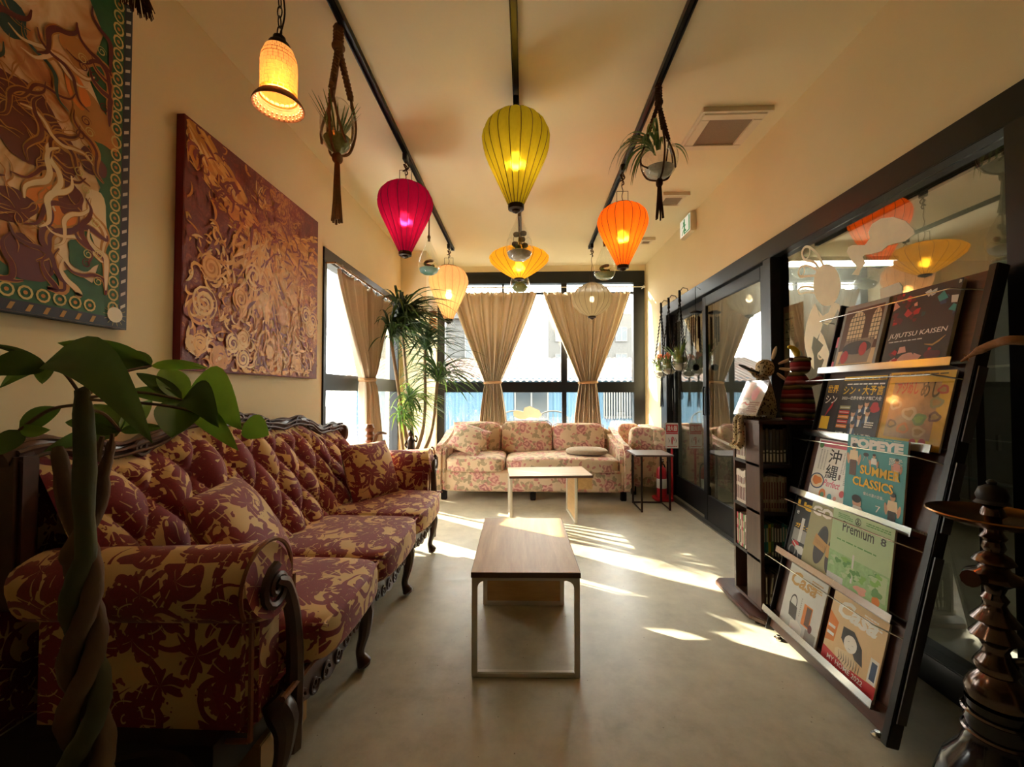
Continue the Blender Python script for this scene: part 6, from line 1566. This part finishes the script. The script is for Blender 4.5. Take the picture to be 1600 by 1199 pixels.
def man(x, y, s, top, low):
    f.ell(x, y + .19 * s, .035 * s, .032 * s, ink('skin'), 3, 'figure_photo').ell(x, y + .215 * s, .036 * s, .02 * s, BK, 4, 'figure_photo').poly([(x - .075 * s, y + .05 * s), (x + .075 * s, y + .05 * s), (x + .055 * s, y + .16 * s), (x - .055 * s, y + .16 * s)], ink(top), 3, 'figure_photo').poly([(x - .05 * s, y - .1 * s), (x + .05 * s, y - .1 * s), (x + .05 * s, y + .06 * s), (x - .05 * s, y + .06 * s)], ink(low), 3, 'figure_photo').ell(x - .08 * s, y + .07 * s, .02 * s, .06 * s, ink('skin'), 3, 'figure_photo', rot=.2).ell(x + .085 * s, y + .07 * s, .02 * s, .06 * s, ink('skin'), 3, 'figure_photo', rot=-.2)
man(.14, .6, 1.25, 'cream', 'brown'); man(.5, .62, .75, 'white', 'teal'); man(.86, .6, .8, 'salmon', 'cream'); man(.84, .1, 1.2, 'cream', 'black')
f.ell(.26, .14, .08, .07, ink('skin'), 3, 'figure_photo').ell(.25, .19, .085, .05, BK, 4, 'figure_photo').poly([(.16, .01), (.42, .01), (.34, .1), (.2, .1)], WH, 3, 'figure_photo').ell(.36, .77, .05, .025, ink('dark'), 3, 'figure_photo').stroke([(.34, .75), (.31, .68)], .006, ink('skin'), 3, 'figure_photo').stroke([(.38, .75), (.42, .67)], .006, ink('skin'), 3, 'figure_photo').done()
# fourth ledge from below
f = mag('dark glossy magazine with yellow characters partly hidden behind another', .02, .905, .21, .262, .001, ink('dark'))
f.text('世界', .06, .74, .38, .88, YE, bold=.02).text('シン', .06, .56, .4, .70, WH, bold=.02).rect(.04, .12, .3, .34, YE, 1, 'box').poly([(.12, .3), (.3, .5), (.34, .62), (.2, .46)], ink('red'), 2, 'flash').lines(.04, .02, .42, .1, 3, ink('salmon'), 2).done()
f = mag('black news magazine crowded with suited men and yellow headline', .128, .905, .232, .268, .008, BK)
f.rect(.02, .92, .98, .985, YE, 1, 'band').lines(.05, .935, .95, .97, 1, BK, 2).lines(.12, .85, .96, .89, 1, WH, 2).text('シン・大予言', .06, .69, .97, .84, YE, bold=.02).text('2022―世界を動かす陰謀大全', .06, .61, .96, .67, WH, bold=.015).text('衝撃の未来大予測!', .08, .02, .9, .10, WH, bold=.02)
for k in range(5): f.rect(.06, .16 + .075 * k, .32, .215 + .075 * k, ink(('orange', 'red', 'orange', 'red', 'olive')[k]), 1, 'panel').lines(.08, .18 + .075 * k, .3, .2 + .075 * k, 1, WH, 2)
for x, y in ((.42, .40), (.55, .52), (.68, .56), (.58, .36), (.46, .22), (.74, .42)):
    f.poly([(x - .09, y - .16), (x + .09, y - .16), (x + .06, y - .05), (x - .06, y - .05)], ink('blue'), 2, 'suit').poly([(x - .02, y - .16), (x + .02, y - .16), (x + .03, y - .05), (x - .03, y - .05)], WH, 3, 'suit').ell(x, y, .05, .055, ink('skin'), 4, 'face_photo').ell(x, y + .035, .052, .03, ink('dark'), 5, 'face_photo')
f.ell(.86, .5, .1, .08, ink('red'), 3, 'burst', n=22, wob=.12).lines(.72, .2, .95, .3, 3, WH, 3, seed=6).done()
f = mag('bright yellow food magazine wrapped in shiny plastic', .365, .902, .25, .275, .004, YE)
f.lines(.04, .955, .9, .985, 1, BK, 2).rect(.1, .12, .84, .86, mat('food_photo', (196, 150, 104), .35, 0, .45, 40), 1, 'photo').text('アジめし', .16, .7, .52, .86, ink('red'), bold=.04).text('めし', .56, .66, .84, .86, BK, 3, bold=.03)
for x, y, rx, c_ in ((.2, .56, .1, 'cream'), (.62, .38, .11, 'green'), (.84, .42, .09, 'maroon'), (.82, .6, .1, 'olive'), (.45, .45, .12, 'cream'), (.4, .25, .1, 'orange'), (.2, .3, .08, 'brown'), (.65, .22, .1, 'peach'), (.88, .76, .08, 'red')): f.ell(x, y, rx, rx * .72, ink(c_), 2, 'dish', wob=.1).ell(x, y, rx * .6, rx * .4, ink('gold') if c_ != 'green' else mat('leafy_light', (130, 184, 92), .5), 3, 'dish', wob=.15)
f.ell(.6, .07, .06, .06, ink('red'), 3, 'lettering_part').ell(.74, .08, .06, .06, ink('red'), 3, 'lettering_part').done()
slab(.362, .882, .0125, .618, 1.17, .0129).build('plastic_wrap', M['acrylic'], f.p, world=True, smooth=0)
# top ledge
f = mag('pink and black booklet behind the framed picture', .015, 1.21, .2, .16, .001, ink('pink')); f.rect(0, .3, .5, .7, BK, 1, 'block').done()
f = mag('framed picture of arched windows and strawberries in a glass case', .05, 1.21, .235, .296, .008, ink('grey'), 'framed_picture', 'picture', .014)
f.rect(.06, .03, .94, .93, ink('brown'), 1, 'scene').rect(.06, .03, .94, .3, ink('peach'), 2, 'floor_print')
for x0, x1 in ((.2, .56), (.72, .92)):
    xm, rx = (x0 + x1) / 2, (x1 - x0) / 2
    f.poly([(x0, .42), (x1, .42), (x1, .72)] + [(xm + rx * cos(k * pi / 10), .72 + .16 * sin(k * pi / 10)) for k in range(1, 10)] + [(x0, .72)], ink('cream'), 2, 'arched_window')
    n_ = 5 if x0 < .5 else 3
    for k in range(1, n_): f.rect(x0 + (x1 - x0) * k / n_ - .006, .42, x0 + (x1 - x0) * k / n_ + .006, .86, ink('dark'), 3, 'glazing_bar')
    for k in range(6): f.rect(x0, .47 + .065 * k, x1, .48 + .065 * k, ink('dark'), 3, 'glazing_bar')
f.ell(.5, .33, .34, .1, ink('dark'), 3, 'tray_print').poly([(.12, .1), (.82, .1), (.88, .46), (.2, .46)], mat('case_print', (150, 128, 110), .4), 2, 'glass_case').ell(.25, .2, .09, .1, ink('red'), 4, 'strawberry', rot=-.4).ell(.66, .3, .09, .1, ink('red'), 4, 'strawberry', rot=.3).ell(.5, .33, .3, .08, ink('dark'), 3, 'tray_print').lines(.2, .06, .9, .1, 1, BK, 5).done()
f = mag('black art book with crumpled red and teal shards on the cover', .312, 1.21, .262, .297, .006, ink('dark'), 'art_book', 'book', .012)
f.text('JUJUTSU KAISEN', .04, .37, .94, .45, WH, bold=.008, shear=.12).lines(.06, .33, .6, .355, 1, ink('lgrey'), 2)
rs_ = random.Random(4)
for k in range(70):
    x, y = rs_.random(), rs_.random(); 
    if y < .55:
        if y < .28 and k % 2: x, y = .15 + .7 * x, .03 + .7 * y * .9
        else: continue
    c_ = ('red', 'maroon', 'salmon') if x < .5 or y < .3 else ('teal', 'navy', 'blue', 'tealdark', 'lgrey')
    a_ = rs_.random() * 6.28; r_ = .03 + .06 * rs_.random()
    f.poly([(min(max(x + r_ * cos(a_ + q), .01), .99), min(max(y + r_ * .8 * sin(a_ + q), .01), .99)) for q in (0, 1.4, 2.6, 4.1)], ink(rs_.choice(c_)), 2 + k % 4, 'shard')
f.ell(.42, .1, .13, .07, ink('salmon'), 6, 'dish_print', wob=.1).ell(.8, .12, .12, .06, ink('maroon'), 6, 'dish_print', wob=.1).stroke([(.66, .26), (.78, .24), (.86, .28), (.94, .34)], .008, ink('gold'), 6, 'dish_print').done()

# ------------------------------------------------------------------ hookah, reed
hk = thing('hookah', 'tall ornate dark metal hookah with brass tray beside the magazine rack', 'hookah', (1.172, 1.10, 0))
def hz(y): return 1.15 - (y - 614) / 650 * 1.1 + .002
prof = [(745, 3), (748, 6), (752, 5), (757, 14), (768, 18), (775, 16), (780, 20), (785, 12), (790, 15), (797, 17), (802, 11), (822, 12), (830, 18), (836, 13), (845, 16), (852, 12), (858, 22), (866, 28), (872, 18), (878, 22), (884, 36), (890, 40), (895, 26), (902, 16), (912, 12), (920, 18), (928, 14), (936, 18), (945, 26), (952, 32), (958, 20), (966, 26), (976, 34), (984, 22), (994, 16), (1004, 20), (1012, 26), (1020, 30), (1030, 24), (1040, 34), (1055, 42), (1068, 40), (1075, 34)]
MB().lathe([(0, hz(744))] + [(w_ / 650 * .92, hz(y)) for y, w_ in prof[5:]], 28).build('stem', M['pewter'], hk, smooth=50)
MB().lathe([(0, hz(744))] + [(w_ / 650 * 1.1, hz(y)) for y, w_ in prof[:7]], 24).build('bowl', mat('clay_black', (24, 20, 20), .5), hk, smooth=50)
MB().lathe([(.012, hz(812)), (.07, hz(811)), (.108, hz(803)), (.124, hz(797)), (.122, hz(795)), (.105, hz(801)), (.07, hz(808)), (.012, hz(809))], 40).build('tray', M['brass'], hk, smooth=50)
MB().lathe([(34 / 650 * 1.1, hz(1074)), (32 / 650 * 1.1, hz(1090)), (37 / 650 * 1.1, hz(1102)), (32 / 650 * 1.1, hz(1118)), (37 / 650 * 1.1, hz(1132)), (42 / 650 * 1.1, hz(1148)), (.1, hz(1172)), (.12, .14), (.125, .08), (.11, .03), (.08, .005), (0, 0)], 32).build('base_vase', mat('vase_glass', (22, 20, 24), .12), hk, smooth=50)
for z in (hz(1090), hz(1118)): MB().lathe([(.062, z - .004), (.066, z), (.062, z + .004)], 28).build('neck_band', M['pewter'], hk)
for a_, z in ((-.5, hz(892)), (3.5, hz(890)), (-.3, hz(1012))):
    MB().tube([(.03 * cos(a_), .03 * sin(a_), z), (.075 * cos(a_), .075 * sin(a_), z + .008), (.1 * cos(a_), .1 * sin(a_), z + .012)], [.012, .013, .02], 10).build('hose_port', M['pewter'], hk)
rdm = thing('dried_reed', 'dried brown reed stalk arching in front of the magazine rack edge', 'dried plant', (1.52, .98, 0))
q = [V((1.52, .98, 0)), V((1.54, .96, .5)), V((1.55, .98, 1.0)), V((1.53, 1.05, 1.26)), pix(1600, 532, Y=1.18), pix(1562, 535, Y=1.24), pix(1530, 548, Y=1.3), pix(1502, 565, Y=1.35)]
MB().tube(bez(q, 5), [.006] * 15 + [.008] * 4 + [.013] * 6 + [.012] * 6 + [.008, .006, .005, .004, .003], 8).shift((0, 0, 0)).build('stalk', mat('reed', (140, 98, 62), .9, 0, .35, 30, bump=.6, bscale=80, stretch=(1, 1, 4)), rdm, world=True, smooth=60)
rv2 = bez(q, 5)
fz = MB()
for k in range(90):
    c_ = rv2[19 + (k * 16) // 90]; d_ = V((rd_.uniform(-1, 1), rd_.uniform(-1, 1), rd_.uniform(-1, 1))).normalized() * rd_.uniform(.008, .02)
    fz.tube([c_, c_ + d_], [.0012, .0004], 3)
fz.build('seed_hairs', MATS['reed'], rdm, world=True)['kind'] = 'stuff'
